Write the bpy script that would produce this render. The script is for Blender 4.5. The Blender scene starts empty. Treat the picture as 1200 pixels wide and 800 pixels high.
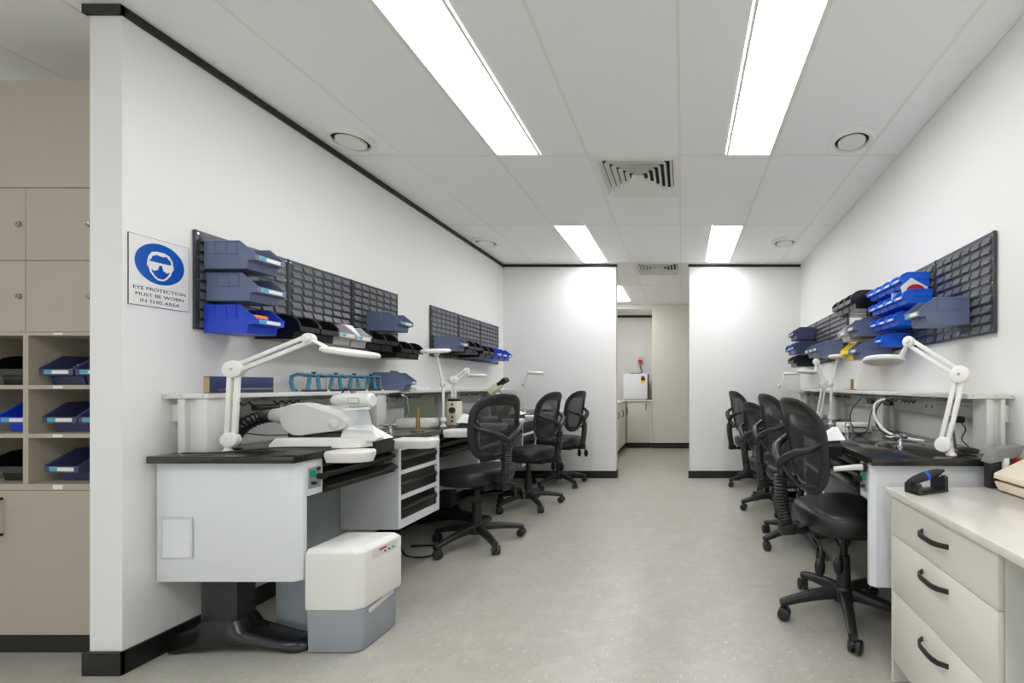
import bpy, bmesh, math, random
from mathutils import Vector, Matrix
random.seed(7)
scene = bpy.context.scene
COL = scene.collection
R = math.radians

# ------------------------------------------------------------------ camera
CAMZ = 1.14
cam_d = bpy.data.cameras.new('camera'); cam = bpy.data.objects.new('camera', cam_d); COL.objects.link(cam)
cam.location = (0, 0, CAMZ); cam.rotation_euler = (R(90), 0, 0)
cam_d.sensor_width = 36; cam_d.lens = 15.0          # 500 px focal length on a 1200 px wide frame
cam_d.shift_x = -200/1200; cam_d.shift_y = 52/1200
cam_d.clip_start = 0.02; cam_d.clip_end = 60
scene.camera = cam
# ------------------------------------------------------------------ world, exposure
w = bpy.data.worlds.new('world'); scene.world = w; w.use_nodes = True
w.node_tree.nodes['Background'].inputs[0].default_value = (0.9, 0.95, 1, 1)
w.node_tree.nodes['Background'].inputs[1].default_value = 0.85
scene.view_settings.view_transform = 'Standard'; scene.view_settings.look = 'None'
scene.view_settings.gamma = 1; scene.view_settings.use_curve_mapping = False
scene.view_settings.exposure = 0.92
LAMP_STRENGTH = 9.2
scene.cycles.max_bounces = 16; scene.cycles.diffuse_bounces = 12; scene.cycles.transparent_max_bounces = 12
CZ = 2.64                                            # ceiling height

# ------------------------------------------------------------------ helpers
def srgb(c):
    return tuple((v/255/12.92 if v/255 <= .04045 else ((v/255+.055)/1.055)**2.4) for v in c) + (1,)
MATS = {}
def mat(name, rgb, rough=.5, metal=0., var=.04, scale=8., bump=0., bscale=200., coat=0., alpha=1., trans=0., emis=0., spec=.5):
    m = bpy.data.materials.new(name); m.use_nodes = True; MATS[name] = m
    nt = m.node_tree; b = nt.nodes['Principled BSDF']
    tc = nt.nodes.new('ShaderNodeTexCoord')
    n = nt.nodes.new('ShaderNodeTexNoise'); n.inputs['Scale'].default_value = scale; n.inputs['Detail'].default_value = 3
    nt.links.new(tc.outputs['Object'], n.inputs['Vector'])
    mx = nt.nodes.new('ShaderNodeMix'); mx.data_type = 'RGBA'
    c = srgb(rgb)
    mx.inputs[6].default_value = tuple(max(0, v*(1-var)) for v in c[:3]) + (1,)
    mx.inputs[7].default_value = tuple(min(1, v*(1+var)) for v in c[:3]) + (1,)
    nt.links.new(n.outputs['Fac'], mx.inputs[0]); nt.links.new(mx.outputs[2], b.inputs['Base Color'])
    b.inputs['Roughness'].default_value = rough; b.inputs['Metallic'].default_value = metal
    b.inputs['Coat Weight'].default_value = coat; b.inputs['Alpha'].default_value = alpha
    b.inputs['Transmission Weight'].default_value = trans
    b.inputs['Specular IOR Level'].default_value = spec
    if emis:
        b.inputs['Emission Color'].default_value = c; b.inputs['Emission Strength'].default_value = emis
    if bump:
        n2 = nt.nodes.new('ShaderNodeTexNoise'); n2.inputs['Scale'].default_value = bscale
        nt.links.new(tc.outputs['Object'], n2.inputs['Vector'])
        bp = nt.nodes.new('ShaderNodeBump'); bp.inputs['Strength'].default_value = bump; bp.inputs['Distance'].default_value = .002
        nt.links.new(n2.outputs['Fac'], bp.inputs['Height']); nt.links.new(bp.outputs['Normal'], b.inputs['Normal'])
    return m

class MB:
    def __init__(s): s.v = []; s.f = []
    def add(s, vs, fs):
        o = len(s.v); s.v += [tuple(p) for p in vs]; s.f += [tuple(i+o for i in f) for f in fs]; return s
    def box(s, x0, x1, y0, y1, z0, z1):
        vs = [(x, y, z) for x in (x0, x1) for y in (y0, y1) for z in (z0, z1)]
        return s.add(vs, [(0,1,3,2),(4,6,7,5),(0,4,5,1),(2,3,7,6),(0,2,6,4),(1,5,7,3)])
    def prism(s, pts, axis, a, b):
        n = len(pts)
        def P(p, h): return {'x': (h, p[0], p[1]), 'y': (p[0], h, p[1]), 'z': (p[0], p[1], h)}[axis]
        vs = [P(p, a) for p in pts] + [P(p, b) for p in pts]
        return s.add(vs, [tuple(range(n)), tuple(range(2*n-1, n-1, -1))] + [(i, (i+1) % n, n+(i+1) % n, n+i) for i in range(n)])
    def loft(s, rings, caps=True, closed=False):
        n = len(rings[0]); m = len(rings); vs = [p for r in rings for p in r]; fs = []
        for k in range(m if closed else m-1):
            for i in range(n):
                fs.append((k*n+i, k*n+(i+1) % n, ((k+1) % m)*n+(i+1) % n, ((k+1) % m)*n+i))
        if caps and not closed: fs += [tuple(range(n-1, -1, -1)), tuple(range((m-1)*n, m*n))]
        return s.add(vs, fs)
    def tube(s, path, r, n=8, flat=1., up=None):
        P = [Vector(p) for p in path]; m = len(P); rings = []
        rr = r if isinstance(r, (list, tuple)) else [r]*m
        t0 = (P[1]-P[0]).normalized()
        u = Vector(up) if up else (Vector((0, 0, 1)) if abs(t0.z) < .9 else Vector((1, 0, 0)))
        for k in range(m):
            t = (P[min(k+1, m-1)]-P[max(k-1, 0)]).normalized()
            a = t.cross(u)
            if a.length < 1e-4: a = t.cross(Vector((.3, .5, .8)))
            a.normalize(); b = a.cross(t).normalized(); u = b
            rings.append([P[k]+a*rr[k]*math.cos(2*math.pi*i/n)+b*rr[k]*flat*math.sin(2*math.pi*i/n) for i in range(n)])
        return s.loft(rings)
    def cyl(s, p0, p1, r, n=16): return s.tube([p0, p1], r, n)
    def bar(s, p0, p1, wd, hg, up=(0, 0, 1)):
        p0, p1 = Vector(p0), Vector(p1); t = (p1-p0).normalized(); a = t.cross(Vector(up))
        if a.length < 1e-3: a = t.cross(Vector((1, 0, 0)))
        a.normalize(); b = a.cross(t)
        return s.loft([[p+a*wd/2*i+b*hg/2*j for i, j in ((-1,-1),(1,-1),(1,1),(-1,1))] for p in (p0, p1)])
    def lathe(s, prof, c=(0, 0, 0), n=24, M=None):
        M = M or Matrix.Identity(4); c = Vector(c)
        rings = [[c + (M @ Vector((r*math.cos(2*math.pi*i/n), r*math.sin(2*math.pi*i/n), z))) for i in range(n)] for r, z in prof]
        return s.loft(rings)
    def ell(s, c, rx, ry, rz, n=12, m=8):
        return s.loft([[(c[0]+rx*math.sin(math.pi*(k+.02)/(m+.04))*math.cos(2*math.pi*i/n), c[1]+ry*math.sin(math.pi*(k+.02)/(m+.04))*math.sin(2*math.pi*i/n),
                         c[2]-rz*math.cos(math.pi*(k+.02)/(m+.04))) for i in range(n)] for k in range(m+1)])
    def mesh(s, name, m, bevel=0, seg=2, smooth=40):
        me = bpy.data.meshes.new(name); me.from_pydata(s.v, [], s.f)
        bm = bmesh.new(); bm.from_mesh(me)
        bmesh.ops.recalc_face_normals(bm, faces=bm.faces)
        if bevel:
            es = [e for e in bm.edges if len(e.link_faces) == 2 and e.calc_face_angle(0) > .5]
            bmesh.ops.bevel(bm, geom=es, offset=bevel, segments=seg, profile=.5, affect='EDGES', clamp_overlap=True)
        bm.to_mesh(me); bm.free()
        me.materials.append(MATS[m])
        if smooth:
            me.polygons.foreach_set('use_smooth', [True]*len(me.polygons)); me.set_sharp_from_angle(angle=R(smooth))
        return me
    def build(s, name, m, parent=None, loc=(0, 0, 0), rz=0, **k):
        return put(name, s.mesh(name, m, **k), parent, loc, rz)
def put(name, me, parent=None, loc=(0, 0, 0), rz=0):
    o = bpy.data.objects.new(name, me); COL.objects.link(o); o.parent = parent
    o.location = loc; o.rotation_euler = (0, 0, rz); return o
def tag(o, label, cat, group=None):
    o['label'] = label; o['category'] = cat
    if group: o['group'] = group
    return o
def thing(name, label, cat, loc=(0, 0, 0), rz=0, group=None):
    return tag(put(name, None, None, loc, rz), label, cat, group)
def struct(o): o['kind'] = 'structure'; return o
def box(*a): return MB().box(*a)

# ------------------------------------------------------------------ materials
mat('white_paint', (231, 230, 227), .55, var=.012, scale=1.5)
mat('ceiling_tile', (250, 250, 250), .8, var=.01, scale=2)
mat('grid_white', (238, 237, 231), .5)
mat('fill_window_glass', (235, 240, 242), .03, alpha=.06)  # panes of the added glazing behind the viewer
mat('black_trim', (22, 22, 21), .45)
mat('beige_laminate', (172, 163, 146), .5, var=.02)
mat('cream_laminate', (225, 222, 210), .42, var=.012, scale=3)
mat('stone_top', (222, 219, 208), .13, var=.05, scale=14)
mat('white_metal', (224, 226, 228), .35, var=.01)
mat('warm_white', (228, 226, 220), .4, var=.01)
mat('grey_white', (214, 213, 208), .4, var=.015)
mat('machine_grey', (150, 154, 160), .45, var=.02)
mat('worktop_black', (41, 39, 36), .15, var=.2, scale=40)
mat('dark_tray', (47, 44, 40), .28, metal=.5, var=.1)
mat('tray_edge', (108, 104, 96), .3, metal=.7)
mat('black_plastic', (33, 33, 33), .42, var=.08)
mat('black_leather', (27, 27, 28), .38, var=.1, bump=.15, bscale=300)
mat('black_gloss', (20, 20, 21), .25)
mat('chrome', (215, 215, 215), .14, metal=1)
mat('steel', (170, 170, 168), .28, metal=1)
mat('panel_shade_grey', (70, 72, 76), .22, metal=.35, var=.06)  # sheet darkened so the gaps between louvres look shaded
mat('louvre_grey', (118, 120, 124), .2, metal=.4, var=.06)
mat('panel_hole', (20, 21, 23), .8)
mat('bin_slate', (100, 111, 140), .4, var=.06, scale=25)
mat('bin_navy', (64, 68, 102), .4, var=.06, scale=25)
mat('bin_blue', (34, 102, 224), .33, var=.06, scale=20)
mat('bin_deep_blue', (24, 66, 196), .35, var=.06)
mat('bin_black', (24, 24, 25), .22, var=.1)
mat('bin_clear', (205, 202, 203), .3, alpha=.75)
mat('bin_yellow', (242, 214, 12), .35)
mat('bin_orange', (244, 122, 30), .45)
mat('label_white', (226, 224, 210), .5, var=.12, scale=120)
mat('label_teal', (52, 165, 186), .5, var=.15, scale=120)
mat('paper', (236, 236, 240), .6, var=.02)
mat('red', (196, 24, 34), .4)
mat('sign_blue', (14, 84, 178), .22, var=.03)
mat('sign_white', (232, 232, 228), .25, var=.01)
mat('ink_black', (38, 37, 38), .5)
mat('navy_card', (38, 46, 92), .45, var=.05)
mat('gold', (176, 152, 112), .4, metal=.3)
mat('teal_blue', (62, 128, 158), .4, var=.1, scale=30)
mat('pale_yellow', (226, 226, 150), .5)
mat('green_plastic', (16, 150, 92), .3)  # plain green, not emissive
mat('brass', (172, 140, 100), .3, metal=.7, var=.15, scale=40)
mat('cream_device', (222, 216, 190), .4)
mat('beige_plastic', (226, 214, 194), .45, var=.02)
mat('green_glass', (120, 128, 108), .1, alpha=.75)
mat('clear_plastic', (225, 230, 230), .08, alpha=.35)
mat('lens_glass', (190, 200, 205), .05, alpha=.6)
mat('hose_grey', (122, 122, 120), .5)
mat('blue_band', (30, 80, 210), .4)
mat('copper', (150, 108, 84), .35, metal=.6)
mat('fridge_white', (236, 237, 240), .3, var=.005)
mat('light_panel', (250, 251, 255), .5, emis=LAMP_STRENGTH, var=0)
mat('dark_recess', (26, 26, 27), .9)
def chair_mesh_mat():
    m = mat('chair_mesh', (44, 44, 45), .6, var=.05)
    nt = m.node_tree; b = nt.nodes['Principled BSDF']; out = nt.nodes['Material Output']
    tc = nt.nodes.new('ShaderNodeTexCoord'); wv = nt.nodes.new('ShaderNodeTexWave'); wv.inputs['Scale'].default_value = 60
    wv.bands_direction = 'DIAGONAL'
    nt.links.new(tc.outputs['Object'], wv.inputs['Vector'])
    mr = nt.nodes.new('ShaderNodeMapRange'); mr.inputs[3].default_value = .78; mr.inputs[4].default_value = .97
    nt.links.new(wv.outputs['Fac'], mr.inputs[0])
    nt.links.new(mr.outputs[0], b.inputs['Alpha'])
chair_mesh_mat()
def floor_mat():
    m = mat('vinyl_floor', (174, 172, 161), .3, var=.07, scale=1.2, bump=.03, bscale=90)
    nt = m.node_tree; b = nt.nodes['Principled BSDF']
    src = b.inputs['Base Color'].links[0].from_socket
    tc = nt.nodes.new('ShaderNodeTexCoord')
    def layer(src, scale, lo, hi, col, fac):
        n = nt.nodes.new('ShaderNodeTexNoise'); n.inputs['Scale'].default_value = scale; n.inputs['Detail'].default_value = 2
        nt.links.new(tc.outputs['Object'], n.inputs['Vector'])
        mr = nt.nodes.new('ShaderNodeMapRange'); mr.inputs[1].default_value = lo; mr.inputs[2].default_value = hi; mr.inputs[4].default_value = fac
        nt.links.new(n.outputs['Fac'], mr.inputs[0])
        mx = nt.nodes.new('ShaderNodeMix'); mx.data_type = 'RGBA'; mx.inputs[7].default_value = srgb(col)
        nt.links.new(mr.outputs[0], mx.inputs[0]); nt.links.new(src, mx.inputs[6]); return mx.outputs[2]
    s = layer(src, 22, .5, .8, (158, 156, 144), .45)
    s = layer(s, 45, .62, .70, (204, 202, 190), .7)
    s = layer(s, 60, .64, .72, (134, 131, 119), .5)
    s = layer(s, 3.5, .42, .7, (162, 159, 147), .35)
    s = layer(s, 9, .5, .75, (190, 188, 176), .5)
    s = layer(s, 90, .70, .74, (226, 224, 214), .7)
    nt.links.new(s, b.inputs['Base Color'])
floor_mat()

# ================================================================== THE SETTING
LX = -2.22                                           # face of the long wall
BY = 5.28                                            # face of the end wall
RA, RS = 1.34, .0222                                 # the other long wall leaves the camera axis slightly
RROT = -math.atan(RS)
def rx(y): return RA + RS*y
struct(box(-5.2, 2.2, -3.2, 9.0, -.05, 0).build('floor', 'vinyl_floor', smooth=0))
ceil = struct(box(-5.2, 2.2, -3.2, 9.0, CZ+.12, CZ+.16).build('ceiling', 'ceiling_tile', smooth=0))
# long wall with its free end, alcove side and end
struct(box(LX-.128, LX, 1.69, BY, 0, CZ).build('wall_left', 'white_paint', smooth=0))
struct(box(LX-.128, -.824, BY, BY+.11, 0, CZ).build('wall_back_left', 'white_paint', smooth=0))
struct(box(.084, rx(BY)+.12, BY, BY+.11, 0, CZ).build('wall_back_right', 'white_paint', smooth=0))
m = MB(); m.prism([(rx(-3.0), -3.0), (rx(-3.0)+.12, -3.0), (rx(9)+.12, 8.9), (rx(9), 8.9)], 'z', 0, CZ); struct(m.build('wall_right', 'white_paint', smooth=0))
m = MB(); m.box(-5.0, 1.3, -3.1, -3.0, 0, .12); m.box(-5.0, 1.3, -3.1, -3.0, 2.45, CZ); m.box(-5.0, -4.8, -3.1, -3.0, .12, 2.45); m.box(1.1, 1.3, -3.1, -3.0, .12, 2.45)
struct(m.build('wall_front', 'white_paint', smooth=0))
for k in range(4):                                   # added glazing behind the viewer, lets in fill light
    xa = -4.8+k*1.475; xb = xa+1.475
    m = MB(); m.box(xa, xa+.03, -3.09, -3.03, .12, 2.45); m.box(xb-.03, xb, -3.09, -3.03, .12, 2.45); m.box(xa+.03, xb-.03, -3.09, -3.03, .12, .16); m.box(xa+.03, xb-.03, -3.09, -3.03, 2.41, 2.45)
    f_ = struct(m.build('fill_window_%d' % (k+1), 'black_trim', smooth=0))
    box(xa+.03, xb-.03, -3.064, -3.056, .16, 2.41).build('pane', 'fill_window_glass', f_, smooth=0)
struct(box(-5.1, -5.0, -3.1, 8.9, 0, CZ).build('wall_alcove_side', 'white_paint', smooth=0))
struct(box(-5.0, LX-.128, 2.16, 2.26, 0, CZ).build('wall_alcove_back', 'white_paint', smooth=0))
struct(box(-1.75, -1.64, BY+.11, 8.7, 0, CZ).build('wall_kitchen_left', 'white_paint', smooth=0))
struct(box(-1.64, -.56, 8.6, 8.7, 0, CZ).build('wall_kitchen_back', 'white_paint', smooth=0))
struct(box(-.56, 1.5, 7.8, 8.7, 0, CZ).build('wall_kitchen_right', 'cream_laminate', smooth=0))
struct(box(-1.64, -.56, 7.86, 8.6, CZ-.08, CZ).build('trim_bulkhead', 'white_paint', smooth=0))
T = .045
def trim(name, *a): return struct(box(*a).build(name, 'black_trim', smooth=0))
trim('trim_1', LX, LX+.012, 1.678, BY, CZ-T+.01, CZ)
trim('trim_2', LX-.14, LX+.012, 1.675, 1.69, CZ-T+.01, CZ)
trim('trim_3', LX+.012, -.81, BY-.012, BY, CZ-T+.015, CZ)
trim('trim_4', .07, rx(BY)-.002, BY-.012, BY, CZ-T+.015, CZ)
trim('trim_5', -1.64, -.56, 8.585, 8.6, CZ-.125, CZ-.08)
trim('baseboard_left', LX, LX+.012, 1.678, BY, 0, .09)
trim('baseboard_end', LX-.14, LX+.012, 1.675, 1.69, 0, .09)
trim('baseboard_back_left', LX+.012, -.81, BY-.012, BY, 0, .09)
trim('baseboard_passage_left', -.824, -.812, BY, BY+.11, 0, .09)
trim('baseboard_back_right', .07, rx(BY)-.002, BY-.012, BY, 0, .09)
trim('baseboard_kitchen', -.56, 1.45, 7.788, 7.8, 0, .1)

# ---- ceiling: tiles in a white grid, light panels, vents
GX0, GY0 = -.02, 2.78 - 4*1.2
GAP = .004
tile_cache = {}
def tile(x0, x1, y0, y1):
    key = (round(x1-x0, 3), round(y1-y0, 3))
    if key not in tile_cache:
        tile_cache[key] = MB().box(0, key[0]-2*GAP, 0, key[1]-2*GAP, 0, .015).mesh('ceiling_tile', 'ceiling_tile', smooth=0)
    put('ceiling_tile', tile_cache[key], ceil, (x0+GAP, y0+GAP, CZ+.003))
LIGHTS = []
lights_rows = {4: 'n', 6: 'n', 2: 'n'}               # grid rows that carry light panels
grid = MB()
cols = [GX0 + .6*k for k in range(-8, 4)]
rows = [GY0 + 1.2*k for k in range(-1, 10)]
light_cells = {(-1.22, 1.58): 'L', (-.02, 1.58): 'R', (-1.22, 3.98): 'L', (-.02, 3.98): 'R', (-1.22, 6.38): 'L',
               (-1.22, -.82): 'L', (-.02, -.82): 'R', (-3.62, -.82): 'L'}  # unseen row behind the camera, added as fill light
vent_cells = [(-.62, 2.78), (-.62, 5.18)]
for x in cols:
    for y in rows:
        key = (round(x, 2), round(y, 2)); done = False
        x1, y1 = x+.6, y+1.2
        if x > 1.6: continue
        for lk, side in light_cells.items():
            if abs(lk[0]-key[0]) < .02 and abs(lk[1]-key[1]) < .02:
                if side == 'L': LIGHTS.append((x, x+.3, y, y1)); tile(x+.3, x1, y, y1)
                else: LIGHTS.append((x+.3, x1, y, y1)); tile(x, x+.3, y, y1)
                done = True
        for vk in vent_cells:
            if abs(vk[0]-key[0]) < .02 and abs(vk[1]-key[1]) < .02:
                tile(x, x1, y+.6, y1); done = True
        if not done: tile(x, x1, y, y1)
for x in cols: grid.box(x-.008, x+.008, -3.1, 8.9, CZ+.0015, CZ+.012)
for y in rows: grid.box(-5.1, 2.0, y-.008, y+.008, CZ+.001, CZ+.0115)
g = grid.build('grid_bars', 'grid_white', ceil, smooth=0)
names = {0: 'x'}
for (x0, x1, y0, y1) in LIGHTS:
    if y0 > 6: lb = 'rectangular ceiling light panel over the kitchenette passage'
    elif y0 > 3.5: lb = 'ceiling light panel meeting the end wall, ' + ('on the sign wall side of the passage' if x0 < -.5 else 'on the yellow bin side of the passage')
    elif y0 > 1: lb = 'long white ceiling light panel ' + ('nearer the eye protection sign' if x0 < -.5 else 'nearer the wall with yellow bin')
    else: lb = 'added fill light panel behind the viewer, ' + ('beside the beige cabinet alcove' if x0 < -2 else 'in line with the sign side light' if x0 < -.5 else 'in line with the bin side light')
    t = thing('ceiling_light', lb, 'ceiling light', ((x0+x1)/2, (y0+y1)/2, CZ), 0, 'added fill light panels' if y0 < 1 else None)
    hx, hy = (x1-x0)/2-.004, (y1-y0)/2-.004
    f = MB()
    for a in ((-hx, -hx+.014, -hy, hy), (hx-.014, hx, -hy, hy), (-hx+.014, hx-.014, -hy, -hy+.014), (-hx+.014, hx-.014, hy-.014, hy)): f.box(*a, -.004, .03)
    f.build('frame', 'grid_white', t, smooth=0)
    box(-hx+.014, hx-.014, -hy+.014, hy-.014, .004, .02).build('diffuser', 'light_panel', t, smooth=0)
for k, (x, y) in enumerate([(-.62, 2.78), (-.62, 5.18)]):
    t = thing('air_vent', ['square louvred air vent in the ceiling between the two long light panels', 'square louvred air vent in the ceiling over the passage opening'][k], 'vent', (x+.3, y+.3, CZ))
    fr = MB()
    for a in ((-.296, -.255, -.296, .296), (.255, .296, -.296, .296), (-.255, .255, -.296, -.255), (-.255, .255, .255, .296)): fr.box(*a, -.004, .02)
    fr.build('frame', 'grid_white', t, smooth=0)
    box(-.29, .29, -.29, .29, .07, .08).build('backing', 'dark_recess', t, smooth=0)
    for j in range(6):
        r0 = .25 - j*.041; v = MB()
        # sloping square ring: lower outer edge to higher inner edge
        a = [(-r0, -r0), (r0, -r0), (r0, r0), (-r0, r0)]; r1 = r0-.021
        bq = [(-r1, -r1), (r1, -r1), (r1, r1), (-r1, r1)]
        vs = [(p[0], p[1], -.008) for p in a] + [(p[0], p[1], .026) for p in bq] + [(p[0], p[1], -.004) for p in a] + [(p[0], p[1], .030) for p in bq]
        v.add(vs, [(i, (i+1) % 4, 4+(i+1) % 4, 4+i) for i in range(4)] + [(8+i, 12+i, 12+(i+1) % 4, 8+(i+1) % 4) for i in range(4)]
              + [(i, 8+i, 8+(i+1) % 4, (i+1) % 4) for i in range(4)] + [(4+i, 4+(i+1) % 4, 12+(i+1) % 4, 12+i) for i in range(4)])
        v.build('slat', 'grid_white', t, smooth=0)
for k, (x, y, lb) in enumerate([(-2.02, 2.6, 'round white ceiling air valve near the black trim above the eye protection wall'), (1.03, 2.6, 'round white ceiling air valve above the yellow bin wall'),
                    (-2.05, 4.44, 'round white ceiling air valve in the corner beside the black trim and end wall'), (1.06, 4.44, 'round white ceiling air valve near the plain untrimmed wall corner')]):
    t = thing('air_valve', lb, 'vent', (x, y, CZ))
    MB().lathe([(.095, .002), (.135, .002), (.135, -.006), (.118, -.022), (.1, -.018), (.096, 0)], n=36).build('rim', 'grid_white', t)
    MB().lathe([(.001, -.020), (.076, -.024), (.080, -.018), (.080, -.012), (.001, -.010)], n=36).build('valve_disc', 'grid_white', t)
    MB().lathe([(.001, -.0045), (.098, -.0045), (.098, -.001), (.001, -.001)], n=30).build('throat', 'dark_recess', t)

# ================================================================== WORKBENCHES
def bench(side, y0, L, first, drawers, label):
    s = 1 if side == 'L' else -1
    x0 = LX if side == 'L' else rx(y0)
    t = thing('workbench', label, 'workbench', (x0, y0, 0), 0 if side == 'L' else RROT)
    def b(u0, u1, v0, v1, z0, z1): return box(min(s*u0, s*u1), max(s*u0, s*u1), v0, v1, z0, z1)
    b(.013, .62, 0, L-.003, .82, .85).build('worktop', 'worktop_black', t, bevel=.0025)
    va = .165 if first else .03
    if first:
        m = MB(); pts = [(s*.014, .035), (s*.59, .035), (s*.61, .055), (s*.61, .075), (s*.014, .075)]
        m.prism(pts, 'z', .318, .819); m.build('end_panel', 'white_metal', t, bevel=.002)
        if side == 'L':
            f = MB()
            for a in ((.035, .043, .42, .592), (.162, .170, .42, .592), (.043, .162, .42, .428), (.043, .162, .584, .592)):
                f.box(a[0], a[1], .027, .0345, a[2], a[3])
            p = f.build('pocket_frame', 'grey_white', t, bevel=.002)
            box(.043, .162, .031, .0345, .428, .584).build('pocket_pane', 'white_metal', p, smooth=0)
        c = b(.44, .607, .077, .158, .665, .819).build('control_box', 'white_metal', t, bevel=.003)
        b(.607, .611, .084, .144, .695, .785).build('face_plate', 'machine_grey', c, smooth=0)
        b(.611, .619, .090, .110, .745, .775).build('power_switch', 'green_plastic', c, bevel=.002)
        MB().cyl((s*.611, .131, .742), (s*.642, .131, .742), .013, 18).build('dial', 'black_plastic', c)
        MB().cyl((s*.611, .100, .718), (s*.626, .100, .718), .007, 12).build('dial', 'black_plastic', c)
        b(.6112, .6122, .122, .142, .768, .781).build('marking', 'ink_black', c, smooth=0)
    # pull-out trays of the apron, dark metal with a pale edge
    for k, (z0, z1, uo) in enumerate([(.722, .772, .592), (.66, .712, .606)]):
        e = b(.31, uo, va, va+.475, z0, z1-.012).build('apron_tray', 'dark_tray', t, bevel=.003)
        m = MB(); m.prism([(s*(uo-.02), z0+.014), (s*(uo+.016), z0+.018), (s*(uo+.02), z0+.03), (s*(uo-.02), z1)], 'y', va, va+.475); m.build('grip_edge', 'dark_tray', e)
        b(uo-.002, uo+.0225, va+.001, va+.474, z0+.028, z0+.031).build('pale_strip', 'tray_edge', e, smooth=0)  # thin pale metal strip along the grip edge
    b(.30, .60, va-.005, va+.48, .776, .818).build('front_rail', 'dark_tray', t, bevel=.003)
    b(.265, .28, .08 if first else .0, L-.005, .30, .818).build('modesty_panel', 'machine_grey' if side == 'L' else 'black_plastic', t, smooth=0)  # black version stands for seat shadow and a black box beneath
    b(.2645, .2805, .08 if first else .0, L-.005, .565, .568).build('panel_joint', 'ink_black', t, smooth=0)
    vd = va+.495
    if drawers:
        d = thing_part('drawer_unit', t)
        u1 = .60
        b(.283, u1, vd, vd+.012, .327, .818).build('side_panel', 'white_metal', d, smooth=0)
        b(.283, u1, vd+.393, vd+.405, .327, .818).build('side_panel', 'white_metal', d, smooth=0)
        b(.283, u1, vd+.012, vd+.393, .327, .342).build('base_panel', 'white_metal', d, smooth=0)
        b(.284, .30, vd+.012, vd+.393, .342, .818).build('back_panel', 'white_metal', d, smooth=0)
        fr = MB()
        def fb(u0_, u1_, v0, v1, z0, z1): fr.box(min(s*u0_, s*u1_), max(s*u0_, s*u1_), v0, v1, z0, z1)
        fb(u1, u1+.012, vd, vd+.022, .327, .818); fb(u1, u1+.012, vd+.383, vd+.405, .327, .818)
        for z0, z1 in ((.327, .372), (.488, .512), (.633, .655), (.772, .818)): fb(u1, u1+.012, vd+.022, vd+.383, z0, z1)
        fr.build('face_frame', 'white_metal', d, smooth=0)
        for z0, z1 in ((.374, .486), (.514, .631), (.657, .770)):
            m = MB(); zz = z1-z0
            m.prism([(s*.31, z0), (s*.604, z0), (s*.604, z0+zz*.25), (s*.616, z0+zz*.5), (s*.596, z0+zz*.62), (s*.59, z1), (s*.31, z1)], 'y', vd+.024, vd+.381)
            q = m.build('drawer', 'dark_tray', d)
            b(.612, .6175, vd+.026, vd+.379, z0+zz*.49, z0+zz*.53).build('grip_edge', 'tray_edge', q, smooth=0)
            m = MB(); m.prism([(vd+.383, z0+zz*.62), (vd+.372, z0+zz*.72), (vd+.372, z0+zz*.85), (vd+.383, z0+zz*.95)], 'x', min(s*.598, s*.611), max(s*.598, s*.611)); m.build('catch', 'white_metal', q)
    # cast foot and column
    if first or drawers:
        vf = .05 if first else vd+.15
        MB().prism([(s*.15, vf+.03), (s*.17, vf+.02), (s*.285, vf+.02), (s*.305, vf+.03), (s*.305, vf+.11), (s*.15, vf+.11)], 'z', .09, .318 if first else .327).build('column', 'black_plastic', t)
        m = MB(); rings = []
        for k in range(25):
            q = k/24; u = .014+q*(.591 if side == 'L' else .36)
            top = .046 + .082*max(0, 1-abs(u-.228)/.30)**1.15 if abs(u-.228) > .085 else .135
            bot = .004 + .036*max(0, math.cos((q-.5)*math.pi*1.25))
            wd = .055 + .012*math.cos((q-.4)*3)
            if k in (0, 24): top *= .75; wd *= .75
            rings.append([(s*u, vf+.065-wd, bot), (s*u, vf+.065-wd*1.02, (top+bot)/2), (s*u, vf+.065-wd*.7, top), (s*u, vf+.065+wd*.7, top), (s*u, vf+.065+wd*1.02, (top+bot)/2), (s*u, vf+.065+wd, bot)])
        m.loft(rings).build('foot', 'black_gloss', t, smooth=55)
        for u in ((.06, .56) if side == 'L' else (.06, .34)): MB().cyl((s*u, vf+.065, 0), (s*u, vf+.065, .02), .018, 12).build('leveller', 'black_plastic', t)
    # elbow pads: pale wedge slabs reaching out past the edge
    for (v, u0, u1) in ((va+.04, .56, .80), (va+.47, .56, .85)):
        m = MB(); n = 7; hw = .058
        u0 = .622; outl = [(u0, -hw), (u1-.07, -hw), (u1-.02, -hw*.8), (u1, -hw*.3), (u1, hw*.3), (u1-.02, hw*.8), (u1-.07, hw), (u0, hw)]
        if side == 'R': continue
        m.loft([[(s*(u0+(u-u0)*.94), v+w_*.8, .795) for u, w_ in outl], [(s*u, v+w_, .825) for u, w_ in outl], [(s*u, v+w_, .838) for u, w_ in outl], [(s*(u0+(u-u0)*.97), v+w_*.86, .847) for u, w_ in outl]])
        m.build('elbow_pad', 'warm_white', t, smooth=30)
    # bench pin: black block with curved sides, tented white card on top
    v = va+.25
    m = MB(); m.prism([(v-.075, .80), (v-.085, .85), (v-.05, .872), (v-.01, .878), (v+.05, .872), (v+.085, .85), (v+.075, .80)], 'x', min(s*.622, s*.70), max(s*.622, s*.70)); m.build('bench_pin', 'black_plastic', t, smooth=60)
    m = MB(); m.loft([[(s*.60, v-.06, .879), (s*.71, v-.06, .872), (s*.71, v+.06, .872), (s*.60, v+.06, .879)], [(s*.62, v-.012, .935), (s*.64, v-.012, .935), (s*.64, v+.012, .935), (s*.62, v+.012, .935)]])
    m.build('white_guard', 'paper', t, smooth=0)
    return t
def thing_part(name, parent): return put(name, None, parent)

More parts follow.
